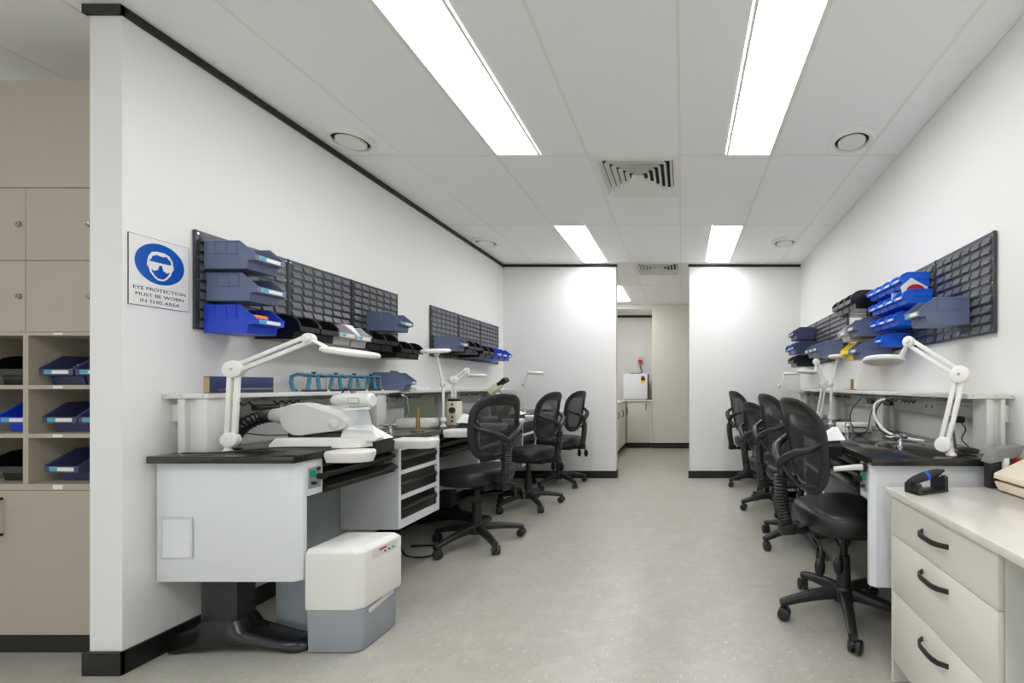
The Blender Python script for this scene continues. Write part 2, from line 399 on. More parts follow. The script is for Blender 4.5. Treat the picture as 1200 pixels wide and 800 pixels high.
yl = [1.754, 2.832, 3.752, 4.672]
bench('L', 1.754, 1.078, True, True, 'jeweller bench with white end panel and green switch, dust extractor beneath it')
bench('L', 2.832, .92, False, True, 'jeweller bench with microscope and cream control unit on its black top')
bench('L', 3.752, .92, False, True, 'jeweller bench behind the middle chair of the three on the sign wall side')
bench('L', 4.672, .58, False, False, 'short jeweller bench in the corner between sign wall and end wall')
bench('R', 1.69, 1.07, True, True, 'jeweller bench with white end panel adjoining the cream drawer cabinet')
bench('R', 2.764, .92, False, True, 'jeweller bench holding white tray device, second from the cream drawer cabinet')
bench('R', 3.688, .92, False, True, 'jeweller bench third from the cream drawer cabinet, beside the lowest chair')
bench('R', 4.612, .62, False, False, 'short jeweller bench in the corner farthest from the cream drawer cabinet')

# ---- riser shelves over the benches
def riser(side, y0, y1, label, posts, sockets, hangers):
    s = 1 if side == 'L' else -1; x0 = LX if side == 'L' else rx(y0)
    t = thing('riser_shelf', label, 'shelf', (x0, y0, .85), 0 if side == 'L' else RROT)
    L = y1-y0
    def b(u0, u1, v0, v1, z0, z1): return box(min(s*u0, s*u1), max(s*u0, s*u1), v0, v1, z0-.85, z1-.85)
    b(.003, .195, 0, L, 1.086, 1.107).build('shelf_board', 'grey_white', t, bevel=.002)
    for u in (.015, .08, .175): MB().cyl((s*u, .0005, .248), (s*u, -.002, .248), .003, 8).build('screw', 'steel', t)
    for v in posts:
        m = MB()
        k_ = 1 if side == 'L' else .62
        m.prism([(s*k_*.058, v), (s*k_*.09, v), (s*k_*.09, v+.02), (s*k_*.14, v+.02), (s*k_*.14, v), (s*k_*.185, v), (s*k_*.185, v+.09), (s*k_*.058, v+.09)], 'z', .0005, .235); m.build('support_post', 'grey_white', t, bevel=.003)
    b(.003, .035, .03, L-.01, .985, 1.06).build('cable_channel', 'grey_white', t, bevel=.004)
    b(.035, .05, .03, L-.01, 1.045, 1.062).build('channel_lip', 'warm_white', t, bevel=.003)
    for v in sockets:
        p = b(.035, .046, v, v+.12, .985, 1.075).build('socket_plate', 'warm_white', t, bevel=.003)
        for dv in (.03, .085):
            b(.046, .0475, v+dv, v+dv+.008, 1.02, 1.035).build('socket_slot', 'ink_black', p, smooth=0)
    for v in hangers:
        h = MB()
        for k in range(3):
            vv = v+k*.045; h.tube([(s*.10, vv, .236), (s*.10, vv, .222), (s*.17, vv+.02, .212), (s*.19, vv+.025, .226)], .0022, 6)
        h = h.build('wire_hook', 'chrome', t)
        z = MB(); z.tube([(s*.14, v-.03+.022*k, .213-.016*(k % 2)) for k in range(8)], .0042, 6); z.build('cord_band', 'black_plastic', h)
    return t
riser('L', 1.82, 5.2, 'long pale riser shelf with socket channel carrying the navy box and blue articulators', [.005, 1.02, 1.93, 2.84], [.42, 1.28, 2.2, 3.0], [.12, .38, 1.3, 1.45, 2.2, 2.4])
riser('R', 1.768, 5.15, 'long pale riser shelf with socket channel and brass post on the yellow bin wall', [.005, .98, 1.9, 2.82], [.5, 1.3, 2.25], [.55, .75, 1.05, 1.5, 1.7, 2.3, 2.6])

# ================================================================== LOUVRED BOARDS AND BINS
def louvre_mesh():
    m = MB(); w_ = .0285
    m.add([(0, -w_, .036), (.0105, -w_+.0015, .010), (.0105, -w_+.0015, 0.004), (0, -w_, .004), (0, w_, .036), (.0105, w_-.0015, .010), (.0105, w_-.0015, .004), (0, w_, .004)],
          [(0, 1, 5, 4), (1, 2, 6, 5), (0, 3, 2, 1), (4, 5, 6, 7), (2, 3, 7, 6)])
    return m.mesh('louvre', 'louvre_grey', smooth=0)
LOUVRE = louvre_mesh()
SCREW = MB().cyl((0, 0, 0), (.0024, 0, 0), .0036, 6).mesh('screw', 'chrome', smooth=0)
def board(loc, rz, flip, label):
    t = thing('louvred_panel_board', label, 'wall panel', loc, rz)
    sg = 1 if not flip else -1                        # runs along +y (flip: along -y)
    for k in range(3):
        y0 = sg*(k*.457+.228)
        m = MB(); m.box(.003, .013, -.2265, .2265, 0, .45); m.box(.013, .018, -.2265, -.2215, 0, .45); m.box(.013, .018, .2215, .2265, 0, .45)
        p = m.build('sheet_panel', 'panel_shade_grey', t, (0, y0, 0), smooth=0)
        for j in range(10):
            for i in range(6):
                put('louvre', LOUVRE, p, (.0131, -.1775+i*.071, .006+j*.0436))
        for z in [.015+.105*q for q in range(5)]:
            for yy in (-.215, .215): put('screw', SCREW, p, (.0131, yy, z))
    return t
board((LX, 1.929, 1.398), 0, False, 'grey louvred panel board beside the eye protection sign')
board((LX, 3.735, 1.398), 0, False, 'grey louvred panel board nearer the end wall, with a row of black bins')
board((rx(1.869), 1.869, 1.372), math.pi+RROT, True, 'grey louvred panel board carrying rows of bright blue bins')
board((rx(3.643), 3.643, 1.372), math.pi+RROT, True, 'grey louvred panel board with navy and black bins at the corner')

def bin_parts(d, wd, h, style, m_):
    t = .0028; hw = wd/2; m = MB()
    if style == 'curve': top = [(d, .54*h), (.985*d, .66*h), (.93*d, .78*h), (.85*d, .90*h), (.75*d, .975*h), (.64*d, h)]
    else: top = [(d, .54*h), (.70*d, h)]
    prof = [(0, 0), (.83*d, 0), (.86*d, .30*h), (d, .34*h)] + top + [(0, h)]
    for sy in (-1, 1):
        m.prism(prof, 'y', sy*hw, sy*(hw-t))
        m.tube([(p[0], sy*(hw+.0008), p[1]) for p in top] + [(0, sy*(hw+.0008), h)], .0036, 6)
        for fx in (.2, .43, .63): m.box(fx*d-.0025, fx*d+.0025, min(sy*hw, sy*(hw+.0025)), max(sy*hw, sy*(hw+.0025)), .56*h, h)
        m.box(.01, .66*d, min(sy*hw, sy*(hw+.003)), max(sy*hw, sy*(hw+.003)), .53*h, .56*h)
    m.box(0, .83*d, -hw+t, hw-t, 0, t); m.box(0, t, -hw+t, hw-t, t, h)
    m.prism([(.83*d-t, 0), (.83*d, 0), (.86*d, .30*h), (.86*d-t, .30*h)], 'y', -hw+t, hw-t)
    m.prism([(.86*d-t, .30*h), (d, .33*h), (d, .54*h), (d-t, .54*h), (d-t, .33*h+t), (.86*d-t, .30*h+t)], 'y', -hw+t, hw-t)
    me = m.mesh('storage_bin', m_, smooth=25)
    l = MB(); l.box(d, d+.0008, -hw*.72, hw*.72, .375*h, .50*h); lm = l.mesh('label_card', 'label_white', smooth=0)
    l = MB(); l.box(d+.0008, d+.0013, -hw*.70, -hw*.25, .38*h, .495*h); lt = l.mesh('label_tab', 'label_teal', smooth=0)
    return me, lm, lt
BC = {}
SIZES = {'M': (.235, .118, .125), 'W': (.235, .142, .125), 'S': (.165, .103, .076), 'B': (.30, .158, .13)}
def sbin(loc, rz, size, style, m_, label, group=None, lab=True):
    key = (size, style, m_)
    if key not in BC: BC[key] = bin_parts(*SIZES[size], style, m_)
    me, lm, lt = BC[key]
    t = thing('storage_bin', label, 'bin', loc, rz, group)
    put('bin_body', me, t)
    if lab: put('label_card', lm, t); put('label_tab', lt, t)
    return t
LB = LX+.0265
def lbin(y, z, size, style, m_, label, group=None, lab=True): return sbin((LB, y+SIZES[size][1]/2, z), 0, size, style, m_, label, group, lab)
def rbin(y, z, size, style, m_, label, group=None, lab=True):
    yy = y+SIZES[size][1]/2; return sbin((rx(yy)-.0265, yy, z), math.pi+RROT, size, style, m_, label, group, lab)
lbin(1.955, 1.678, 'W', 'std', 'bin_slate', 'slate blue bin, topmost of the three stacked beside the eye protection sign')
lbin(1.965, 1.532, 'W', 'std', 'bin_slate', 'slate blue bin, middle of the three stacked beside the eye protection sign')
lbin(1.955, 1.384, 'W', 'std', 'bin_deep_blue', 'bright blue bin holding an orange bin, below two slate bins by the sign')
m = MB(); m.box(LB+.10, LB+.185, 2.005, 2.07, 1.392, 1.475); o = m.build('orange_box', 'bin_orange', bevel=.004); tag(o, 'small orange box sitting inside the bright blue bin', 'box')
gb = 'black bins hung along the bottom of the sign-side louvred board'
lbin(2.185, 1.380, 'M', 'curve', 'bin_black', 'black scoop-front bin right next to the orange-filled blue bin', gb, False)
lbin(2.312, 1.380, 'M', 'curve', 'bin_black', 'black scoop-front bin touching the pale clear bin without paper', gb, False)
lbin(2.439, 1.380, 'M', 'std', 'bin_clear', 'pale clear bin without paper among the black bins', None, True)
lbin(2.566, 1.375, 'M', 'std', 'bin_clear', 'pale clear bin filled with white paper among the black bins')
m = MB(); m.loft([[(LB+.06, 2.586, 1.40), (LB+.19, 2.586, 1.44), (LB+.19, 2.666, 1.44), (LB+.06, 2.666, 1.40)], [(LB+.05, 2.586, 1.50), (LB+.13, 2.586, 1.515), (LB+.13, 2.666, 1.515), (LB+.05, 2.666, 1.50)]])
tag(m.build('paper_stack', 'paper', smooth=0), 'white folded paper standing in the pale clear bin', 'paper')
lbin(2.693, 1.372, 'M', 'curve', 'bin_black', 'black scoop-front bin just past the paper-filled clear bin', 'black bins past the clear bin', False)
lbin(2.82, 1.372, 'M', 'curve', 'bin_black', 'black scoop-front bin second past the paper-filled clear bin', 'black bins past the clear bin', False)
lbin(2.975, 1.335, 'M', 'curve', 'bin_black', 'black scoop-front bin hung lowest, below the lone slate bin', 'lowest black bins below the lone slate bin', False)
lbin(3.103, 1.335, 'M', 'curve', 'bin_black', 'black scoop-front bin overhanging the board edge, last past the lone slate bin', 'lowest black bins below the lone slate bin', False)
lbin(2.96, 1.525, 'W', 'std', 'bin_slate', 'lone slate blue bin hung above the lowest black bins')
lbin(3.76, 1.455, 'W', 'std', 'bin_slate', 'slate blue bin at the start of the black bin row nearer the end wall')
for y, w_ in ((3.915, 'first'), (4.04, 'second'), (4.19, 'third'), (4.33, 'fourth')): lbin(y, 1.44-.02*(y > 4.1), 'M', 'curve', 'bin_black', w_+' black scoop-front bin past the slate bin on the board nearer the end wall', 'black bins on the sign-side board nearer the end wall', False)
for y, w_ in ((4.50, 'touching the black bins'), (4.64, 'between two other blue bins'), (4.78, 'closest to the end wall')): lbin(y, 1.42, 'M', 'std', 'bin_deep_blue', 'bright blue bin ending the black bin row, '+w_, 'blue bins nearer the end wall', True)
# the other wall
OR = ['nearest the bare board', 'second from bare board', 'third from bare board', 'farthest from bare board']
rbin(2.02, 1.432, 'W', 'std', 'bin_slate', 'large slate blue bin beside the bright blue bin rows')
for y in (2.36, 2.473, 2.586, 2.699): rbin(y, 1.692, 'S', 'curve', 'bin_blue', 'small bright blue bin in the top row of blue bins, ' + OR[min(3, int((y-2.32)/.111+.25))], 'top row of blue bins')
for y in (2.33, 2.443, 2.556, 2.669): rbin(y, 1.592, 'S', 'curve', 'bin_blue', 'small bright blue bin in the red-marked card row, ' + OR[min(3, int((y-2.32)/.111+.25))], 'second row of blue bins')
for y in (2.43, 2.54, 2.66, ): rbin(y, 1.488, 'S', 'curve', 'bin_blue', 'small bright blue bin level with the large slate bin, ' + OR[min(3, int((y-2.32)/.111+.25))], 'third row of blue bins')
rbin(2.585, 1.382, 'S', 'curve', 'bin_blue', 'single small bright blue bin beneath the blue rows, behind the magnifier lamp')
def card(y, z, pts, label, m_='paper'):
    m = MB(); m.prism([(-p[0], p[1]) for p in pts], 'y', -.0012, .0012)
    return tag(m.build('card', m_, None, (rx(y)-.03, y, z), RROT, smooth=0), label, 'card')
c1 = card(2.346, 1.597, [(.02, 0), (.13, 0), (.165, .085), (.105, .138), (.012, .085)], 'white card with a red half disc standing in a blue bin')
m = MB(); m.prism([(-.08+.05*math.cos(a), .068+.034*math.sin(a)) for a in [math.pi*k/12 for k in range(13)]], 'y', -.0022, -.0013); m.build('red_disc', 'red', c1, smooth=0)
card(2.50, 1.60, [(.04, 0), (.14, 0), (.14, .085), (.04, .10)], 'plain white card standing in a blue bin beside the red-marked card')
for y, w_ in ((2.90, 'touching'), (3.03, 'second from'), (3.16, 'third from')): rbin(y, 1.665, 'M', 'curve', 'bin_black', 'black scoop-front bin '+w_+' the top row of bright blue bins', 'black bins beside the blue rows', False)
rbin(2.85, 1.472, 'W', 'std', 'bin_slate', 'slate blue bin directly above the yellow bin')
rbin(3.01, 1.46, 'W', 'std', 'bin_clear', 'pale clear bin of white bags next to the slate bin above the yellow one')
rbin(2.80, 1.318, 'W', 'std', 'bin_slate', 'slate blue bin partly hiding the yellow bin')
rbin(2.955, 1.322, 'W', 'std', 'bin_yellow', 'bright yellow bin among slate bins', None, False)
for y, w_ in ((3.70, 'closest to the yellow bin'), (3.832, 'in the middle of three'), (3.964, 'closest to the corner')): rbin(y, 1.405, 'M', 'std', 'bin_slate', 'low slate blue bin on the corner louvred board, '+w_, 'low slate bins on the corner board')
for y, w_ in ((4.55, 'nearer'), (4.68, 'farther from')): rbin(y, 1.64, 'M', 'std', 'bin_navy', 'navy bin in the upper corner row, '+w_+' the low slate bins', 'upper navy bins at the corner')
rbin(4.55, 1.49, 'M', 'std', 'bin_navy', 'navy bin beside a bright blue bin at the corner')
rbin(4.68, 1.49, 'M', 'curve', 'bin_blue', 'bright blue bin between navy and black bins at the corner')
rbin(4.81, 1.49, 'M', 'curve', 'bin_black', 'black bin past the bright blue bin at the corner', None, False)
for y, w_ in ((4.55, 'nearer'), (4.68, 'farther from')): rbin(y, 1.345, 'M', 'curve', 'bin_black', 'black bin in the lowest corner row, '+w_+' the low slate bins', 'lowest black bins at the corner', False)

# ---- eye protection sign
sy0, sy1, sz0, sz1 = 1.706, 1.916, 1.470, 1.757
cy, cz = (sy0+sy1)/2, (sz0+sz1)/2
t = thing('safety_sign', 'white eye protection sign with blue disc mounted on the wall', 'sign', (LX, cy, cz))
box(0.0005, .003, -.105, .105, -.1435, .1435).build('sign_plate', 'ink_black', t, smooth=0)
box(.003, .0035, -.1035, .1035, -.142, .142).build('sign_face', 'sign_white', t, smooth=0)
m = MB(); m.prism([(.086*math.cos(2*math.pi*k/48), .040+.086*math.sin(2*math.pi*k/48)) for k in range(48)], 'x', .0035, .0040); m.build('blue_disc', 'sign_blue', t, smooth=0)
def outline(pts, wd, x0, x1):
    n = len(pts); m = MB(); c0 = [sum(p[0] for p in pts)/n, sum(p[1] for p in pts)/n]
    inn = []
    for p in pts:
        d = math.hypot(p[0]-c0[0], p[1]-c0[1]); inn.append((c0[0]+(p[0]-c0[0])*(d-wd)/d, c0[1]+(p[1]-c0[1])*(d-wd)/d))
    vs = [(x0, *p) for p in pts]+[(x0, *p) for p in inn]+[(x1, *p) for p in pts]+[(x1, *p) for p in inn]
    fs = []
    for i in range(n):
        j = (i+1) % n; fs += [(i, j, n+j, n+i), (2*n+i, 3*n+i, 3*n+j, 2*n+j), (i, 2*n+i, 2*n+j, j), (n+i, n+j, 3*n+j, 3*n+i)]
    return m.add(vs, fs)
head = [(-.045, .045), (-.042, .065), (-.030, .086), (-.012, .092), (.012, .092), (.030, .085), (.042, .065), (.045, .045), (.047, .030), (.040, .018), (.036, .002), (.022, -.018), (.010, -.028), (-.010, -.028), (-.022, -.018), (-.036, .002), (-.040, .018), (-.047, .030)]
m = outline(head, .007, .0040, .0044)
m.prism([(-.042, .062), (-.030, .086), (-.010, .092), (.012, .092), (.030, .085), (.040, .066), (.030, .068), (.020, .080), (.008, .074), (-.012, .078), (-.028, .070), (-.034, .052)], 'x', .0040, .0045)
m.box(.0040, .0046, -.044, .044, .036, .046)
for sx in (-1, 1): m.prism([(sx*.004, .038), (sx*.040, .038), (sx*.036, .016), (sx*.022, .009), (sx*.010, .016)], 'x', .0040, .0047)
m.build('face_pictogram', 'sign_white', t, smooth=0)
def lettering(txt, size, parent, M, m_, squash=1.):
    c = bpy.data.curves.new('lettering', 'FONT'); c.body = txt; c.size = size; c.align_x = 'CENTER'; c.extrude = .0003
    o = bpy.data.objects.new('tmp', c); COL.objects.link(o); bpy.context.view_layer.update()
    me = bpy.data.meshes.new_from_object(o.evaluated_get(bpy.context.evaluated_depsgraph_get()))
    bpy.data.objects.remove(o); me.transform(M @ Matrix.Diagonal((squash, 1, 1, 1))); me.materials.clear(); me.materials.append(MATS[m_]); me.name = 'lettering'
    return put('lettering', me, parent)
def wallM(x, y, z): return Matrix.Translation((x, y, z)) @ Matrix(((0, 0, 1, 0), (1, 0, 0, 0), (0, 1, 0, 0), (0, 0, 0, 1)))
for k, s_ in enumerate(['EYE PROTECTION', 'MUST BE WORN', 'IN THIS AREA']):
    lettering(s_, .0200, t, wallM(.0039, 0, -.078-.0255*k), 'ink_black', [1.14, 1.14, 1.14][k])

# ================================================================== BEIGE ALCOVE CABINET
t = thing('storage_cabinet', 'tall beige cabinet with locked doors and open pigeonholes in the alcove', 'cabinet', (-2.741, 1.78, 0))
cx = [-3.341, -3.041, -2.741, -2.40]; ox = -2.741; D = .37
def cb(x0, x1, y0, y1, z0, z1): return box(x0-ox, x1-ox, y0, y1, z0, z1)
cb(cx[0], -2.352, .0, D, 1.968, 2.414).build('top_panel', 'beige_laminate', t, smooth=0)
cb(-2.398, -2.352, .0, D, .10, 1.966).build('filler_panel', 'beige_laminate', t, smooth=0)
cb(cx[0], -2.352, .045, D, 0, .10).build('kick_board', 'black_trim', t, smooth=0)
cb(cx[0], -2.40, .02, D, 1.364, 1.966).build('door_backing', 'beige_laminate', t, smooth=0)
cb(cx[0], -2.40, .02, D, .10, .7057).build('door_backing', 'beige_laminate', t, smooth=0)
cb(cx[0], -2.40, D-.015, D, .7057, 1.364).build('back_panel', 'beige_laminate', t, smooth=0)
for z0, z1 in ((1.350, 1.364), (1.126, 1.1436), (.923, .9406), (.7057, .7306)):
    s_ = cb(cx[0], -2.40, 0, D-.015, z0, z1).build('shelf', 'beige_laminate', t, smooth=0)
    for i in range(3): cb(cx[i]+.115, cx[i]+.155, -.001, 0, z0+.003, z1-.003).build('shelf_tag', 'label_white', s_, smooth=0)
for x in cx:
    for z0, z1 in ((1.1436, 1.350), (.9406, 1.126), (.7306, .923)): cb(x-.011, x+.011, 0, D-.015, z0, z1).build('divider', 'beige_laminate', t, smooth=0)
for i in range(3):
    for z0, z1 in ((1.6645, 1.9645), (1.3655, 1.6615)):
        d = cb(cx[i]+.0015, cx[i+1]-.0015, 0, .018, z0, z1).build('door', 'beige_laminate', t, smooth=0)
        k = MB(); k.lathe([(.012, 0), (.011, .008), (.006, .009), (.005, .012), (.001, .013)], (cx[i+1]-(.076 if i == 2 else .026)-ox, 0, (z0+z1)/2), 16, Matrix.Rotation(R(90), 4, 'X')); k.build('lock_knob', 'steel', d)
for x0, x1, hx in ((cx[0], -2.905, -2.94), (-2.905, -2.40, -2.84)):
    d = cb(x0+.0015, x1-.0015, 0, .018, .102, .7035).build('door', 'beige_laminate', t, smooth=0)
    h = MB(); h.tube([(hx-ox, 0, .52), (hx-ox, -.03, .525), (hx-ox, -.034, .60), (hx-ox, -.03, .665), (hx-ox, 0, .67)], .007, 8); h.build('handle', 'black_gloss', d)
cells = [(1.1436, 'upper'), (.9406, 'middle'), (.7306, 'lower')]
def abin(x, z, m_, lab, size='W', style='std', g=None, l=True, y=2.04, rz=-90): return sbin((x, y, z+.0005), R(rz), size, style, m_, lab, g, l)
abin(-2.650, 1.1436, 'bin_navy', 'navy bin holding papers in the upper pigeonhole of the beige cabinet')
abin(-2.498, 1.1436, 'bin_navy', 'navy bin beside the paper-holding one in the upper pigeonhole')
abin(-2.635, .9406, 'bin_navy', 'navy bin in the middle pigeonhole, nearer the bright blue bin', g='middle pigeonhole bins')
abin(-2.487, .9406, 'bin_navy', 'navy bin in the middle pigeonhole, nearer the white wall end', g='middle pigeonhole bins')
abin(-2.60, .7306, 'bin_navy', 'wide navy bin in the lower pigeonhole of the beige cabinet', 'B', y=2.10, rz=-94)
abin(-2.86, 1.1436, 'bin_black', 'black bin in the upper pigeonhole above the bright blue one', 'W', 'curve', l=False)
abin(-2.83, .9406, 'bin_deep_blue', 'bright blue bin in a pigeonhole between black bins', 'W')
abin(-2.86, .7306, 'bin_black', 'black bin in the lower pigeonhole below the bright blue one', 'W', 'curve', l=False)
m = MB()
for k in range(4): m.box(-.05+.004*k, .04, -.035+.01*k, -.03+.01*k, 0, .055+.01*k)
tag(m.build('paper_slips', 'paper', None, (-2.655, 1.915, 1.150), .5, smooth=0), 'white paper slips standing in the navy bin', 'paper')

# ================================================================== CREAM DRAWER COUNTER
DX, DY = .812, 1.655
t = thing('drawer_cabinet', 'cream drawer cabinet with three black bow handles under the stone counter', 'cabinet', (DX+.012, DY, 0), RROT)
box(.002, .53, -.58, -.012, .09, .722).build('carcass', 'cream_laminate', t, smooth=0)
box(-.014, .53, -.012, 0, .0, .722).build('end_panel', 'cream_laminate', t, smooth=0)
box(.05, .53, -.58, -.012, 0, .09).build('kick_board', 'black_trim', t, smooth=0)
for z0, z1, hz in ((.572, .720, .655), (.357, .569, .520), (.092, .354, .295)):
    d = box(-.016, .0, -.579, -.0135, z0, z1).build('drawer_front', 'cream_laminate', t, bevel=.0012)
    h = MB(); yc = -.30; pts = []
    for k in range(9):
        q = k/8*2-1; pts.append((-.016-.031*(1-abs(q)**4)-.0, yc+.073*q, hz))
    rings = [[(p[0]-.005, p[1], p[2]-.008), (p[0]+.003, p[1], p[2]-.008), (p[0]+.003, p[1], p[2]+.008), (p[0]-.005, p[1], p[2]+.008)] for p in pts]
    h.loft(rings); h.build('handle', 'black_plastic', d, bevel=.0015)
t = thing('stone_counter', 'pale stone counter top adjoining the black bench top', 'counter', (DX, DY, .722), RROT)
box(-.02, .555, -1.9, .012, .001, .026).build('counter_slab', 'stone_top', t, bevel=.003)
t = thing('desk_panel', 'grey support panel under the stone counter past the drawers', 'panel', (DX, DY, 0), RROT)
box(.10, .53, -1.22, -.60, .0, .722).build('modesty_panel', 'machine_grey', t, smooth=0)
t = thing('counter_leg_panel', 'cream end leg panel carrying the open end of the stone counter', 'panel', (DX, DY, 0), RROT)
box(.0, .53, -1.88, -1.86, .0, .722).build('leg_panel', 'cream_laminate', t, smooth=0)
CT = .749
# tool rest with black rotary handpiece
t = thing('tool_rest', 'black plastic rest holding a rotary handpiece on the stone counter', 'tool rest', (.90, 1.575, CT), .35)
box(-.075, .075, -.03, .03, 0, .008).build('rest_base', 'black_plastic', t, bevel=.002)
m = MB(); m.prism([(-.03, .008), (.03, .008), (.03, .055), (.018, .062), (.0, .045), (-.018, .062), (-.03, .055)], 'x', .055, .072); m.build('rest_cradle', 'black_plastic', t)
m = MB(); m.prism([(-.03, .008), (.03, .008), (.03, .035), (.018, .042), (.0, .028), (-.018, .042), (-.03, .035)], 'x', -.074, -.056); m.build('rest_cradle', 'black_plastic', t)
h = thing('rotary_handpiece', 'black rotary handpiece with a blue band resting on its holder', 'tool', (.90, 1.575, CT), .35)
MB().tube([(-.085, 0, .042), (-.06, 0, .047), (-.02, 0, .056), (.04, 0, .066), (.065, 0, .069), (.07, 0, .070), (.085, 0, .072)], [.010, .0155, .017, .016, .012, .007, .006], 14).build('grip', 'black_plastic', h)
MB().tube([(-.012, 0, .0572), (.002, 0, .0596)], .0178, 14).build('band', 'blue_band', h)
# beige desktop machine
t = thing('laminator', 'beige desktop machine with slotted front on the stone counter', 'machine', (1.27, 1.40, CT), 0)
m = MB(); m.loft([[(-.095, -.24, .004), (.085, -.24, .004), (.085, .19, .004), (-.095, .19, .004)], [(-.105, -.25, .036), (.09, -.25, .036), (.09, .20, .036), (-.105, .20, .036)]]); m.build('lower_body', 'beige_plastic', t, bevel=.004)
m = MB(); m.loft([[(-.107, -.25, .046), (.09, -.25, .046), (.09, .20, .046), (-.107, .20, .046)], [(-.105, -.25, .066), (.09, -.25, .066), (.09, .198, .066), (-.105, .198, .066)], [(.02, -.24, .130), (.09, -.24, .138), (.09, .19, .138), (.02, .19, .130)]]); m.build('lid', 'beige_plastic', t, bevel=.004)
box(-.092, .08, -.235, .185, .036, .046).build('slot', 'copper', t, smooth=0)
for x, y in ((-.08, -.22), (-.08, .17), (.07, -.22), (.07, .17)): box(x-.01, x+.01, y-.01, y+.01, 0, .004).build('rubber_foot', 'black_plastic', t, smooth=0)
# terminal on the counter
t = thing('card_terminal', 'dark grey angled terminal with white stub and red button behind the beige machine', 'device', (1.225, 1.642, CT), 0)
m = MB(); m.prism([(-.055, 0), (.04, 0), (.04, .095), (-.055, .095)], 'y', -.018, .018); m.build('stand', 'black_plastic', t, bevel=.003)
m = MB(); m.loft([[(-.060, -.03, .096), (.05, -.03, .122), (.05, .03, .122), (-.060, .03, .096)], [(-.035, -.03, .150), (.075, -.03, .166), (.075, .03, .166), (-.035, .03, .150)]]); m.build('screen_head', 'hose_grey', t, bevel=.004)
MB().cyl((0, -.024, .07), (0, -.024, .118), .012, 12).build('white_stub', 'warm_white', t)
MB().cyl((.045, -.034, .104), (.045, -.018, .104), .014, 12).build('red_button', 'red', t)

# ================================================================== DUST EXTRACTOR
t = thing('dust_extractor', 'white and grey floor-standing dust extractor under the bench end', 'machine', (-1.482, 1.93, 0))
def pr(pts, z0, z1, sc=1.): return [(x*sc, y*sc, z0) for x, y in pts]
base = [(-.118, -.115), (.085, -.115), (.112, -.095), (.118, .105), (-.118, .105)]
m = MB(); m.loft([[(x*.97, y*.98, .004) for x, y in base], [(x, y, .184) for x, y in base]]); m.build('lower_body', 'machine_grey', t, bevel=.004)
m = MB()
upp = [(-.122, -.119), (.088, -.119), (.118, -.098), (.136, .112), (-.122, .112)]
m.loft([[(x*.985, y, .186) for x, y in upp], [(x, y, .205) for x, y in upp], [(x, y, .425) for x, y in upp], [(x*.88-.01, y*.9, .445) for x, y in upp]]); c = m.build('upper_cover', 'warm_white', t, bevel=.004)
m = MB(); m.prism([(-.06, .378), (.085, .378), (.085, .418), (-.06, .418)], 'x', 0, .003)
p = m.build('control_strip', 'grey_white', c, (.1235, 0, 0), smooth=0); p.rotation_euler = (0, 0, -R(5))
for k in range(3): MB().cyl((.003, .01+.025*k, .392), (.006, .01+.025*k, .392), .004, 8).build('button', 'black_plastic', p)
m = MB(); m.prism([(-.02, .403), (.02, .403), (.02, .411), (-.02, .411)], 'x', .003, .0035); m.build('brand_mark', 'red', p, smooth=0)
m = MB(); m.prism([(-.07, .150), (.085, .166), (.085, .190), (-.07, .168)], 'x', .112, .1195); m.build('filter_grip', 'grey_white', t, bevel=.002)
for x, y in ((-.09, -.09), (.08, -.09), (-.09, .08), (.09, .08)): MB().cyl((x, y, 0), (x, y, .006), .012, 10).build('rubber_foot', 'black_plastic', t)
box(-.39, -.121, .03, .105, .0, .36).build('rear_body', 'machine_grey', t, bevel=.006)

# pipe with copper end and chain under the bench end
t = thing('wall_tap', 'copper wall pipe stub with braided connector beneath the bench end panel', 'pipe', (LX, 2.02, .31))
MB().cyl((.0, 0, 0), (.03, 0, 0), .012, 12).build('copper_stub', 'copper', t)
MB().tube([(.03, 0, 0), (.06, 0, -.005), (.10, -.005, -.015), (.135, 0, -.04), (.15, .0, -.10)], .008, 8).build('braided_hose', 'steel', t)
MB().cyl((.15, 0, -.10), (.15, 0, -.19), .028, 16).build('filter_bowl', 'hose_grey', t)

# ================================================================== POLISHING MACHINE ON THE FIRST BENCH
mx0, my0, mz0 = -1.68, 2.08, .8505
t = thing('polishing_machine', 'pale grey polishing machine with belt guard and clear visor on the bench', 'machine', (mx0, my0, mz0))
def G(px, py, sc=.004): return ((px-800)*sc-mx0, CAMZ-(py-452)*sc-mz0)
m = MB(); outl = [(-.24, -.10), (.10, -.10), (.17, -.08), (.19, -.03), (.12, .015), (.045, .02), (.045, .12), (-.22, .18)]
m.loft([[(x, y, 0) for x, y in outl], [(x, y, .016) for x, y in outl], [(x*.90-.005, y*.84, .046) for x, y in outl]]); m.build('base_tray', 'warm_white', t, smooth=30)
g_ = [(326, 492), (327, 484), (331, 478), (338, 474), (347, 472), (358, 473.5), (398, 487), (403, 491), (404.5, 496), (402, 502), (394, 504.5), (350, 510.5), (341, 510), (333, 505), (328, 499)]
m = MB(); m.prism([G(*p) for p in g_], 'y', -.075, .0); gd = m.build('belt_guard', 'grey_white', t, bevel=.004, seg=1, smooth=28)
hx, hz = G(390, 496); MB().lathe([(.024, 0), (.024, .004), (.018, .007), (.001, .007)], (hx, -.075, hz), 24, Matrix.Rotation(R(90), 4, 'X')).build('hub_cap', 'grey_white', gd)
m = MB(); m.prism([G(316, 524), G(330, 513), G(372, 509), G(405, 505), G(432, 512), G(440, 520), G(430, 524)], 'y', -.06, .08) if False else None
x0_, z0_ = G(328, 489); x1_, z1_ = G(302, 488)
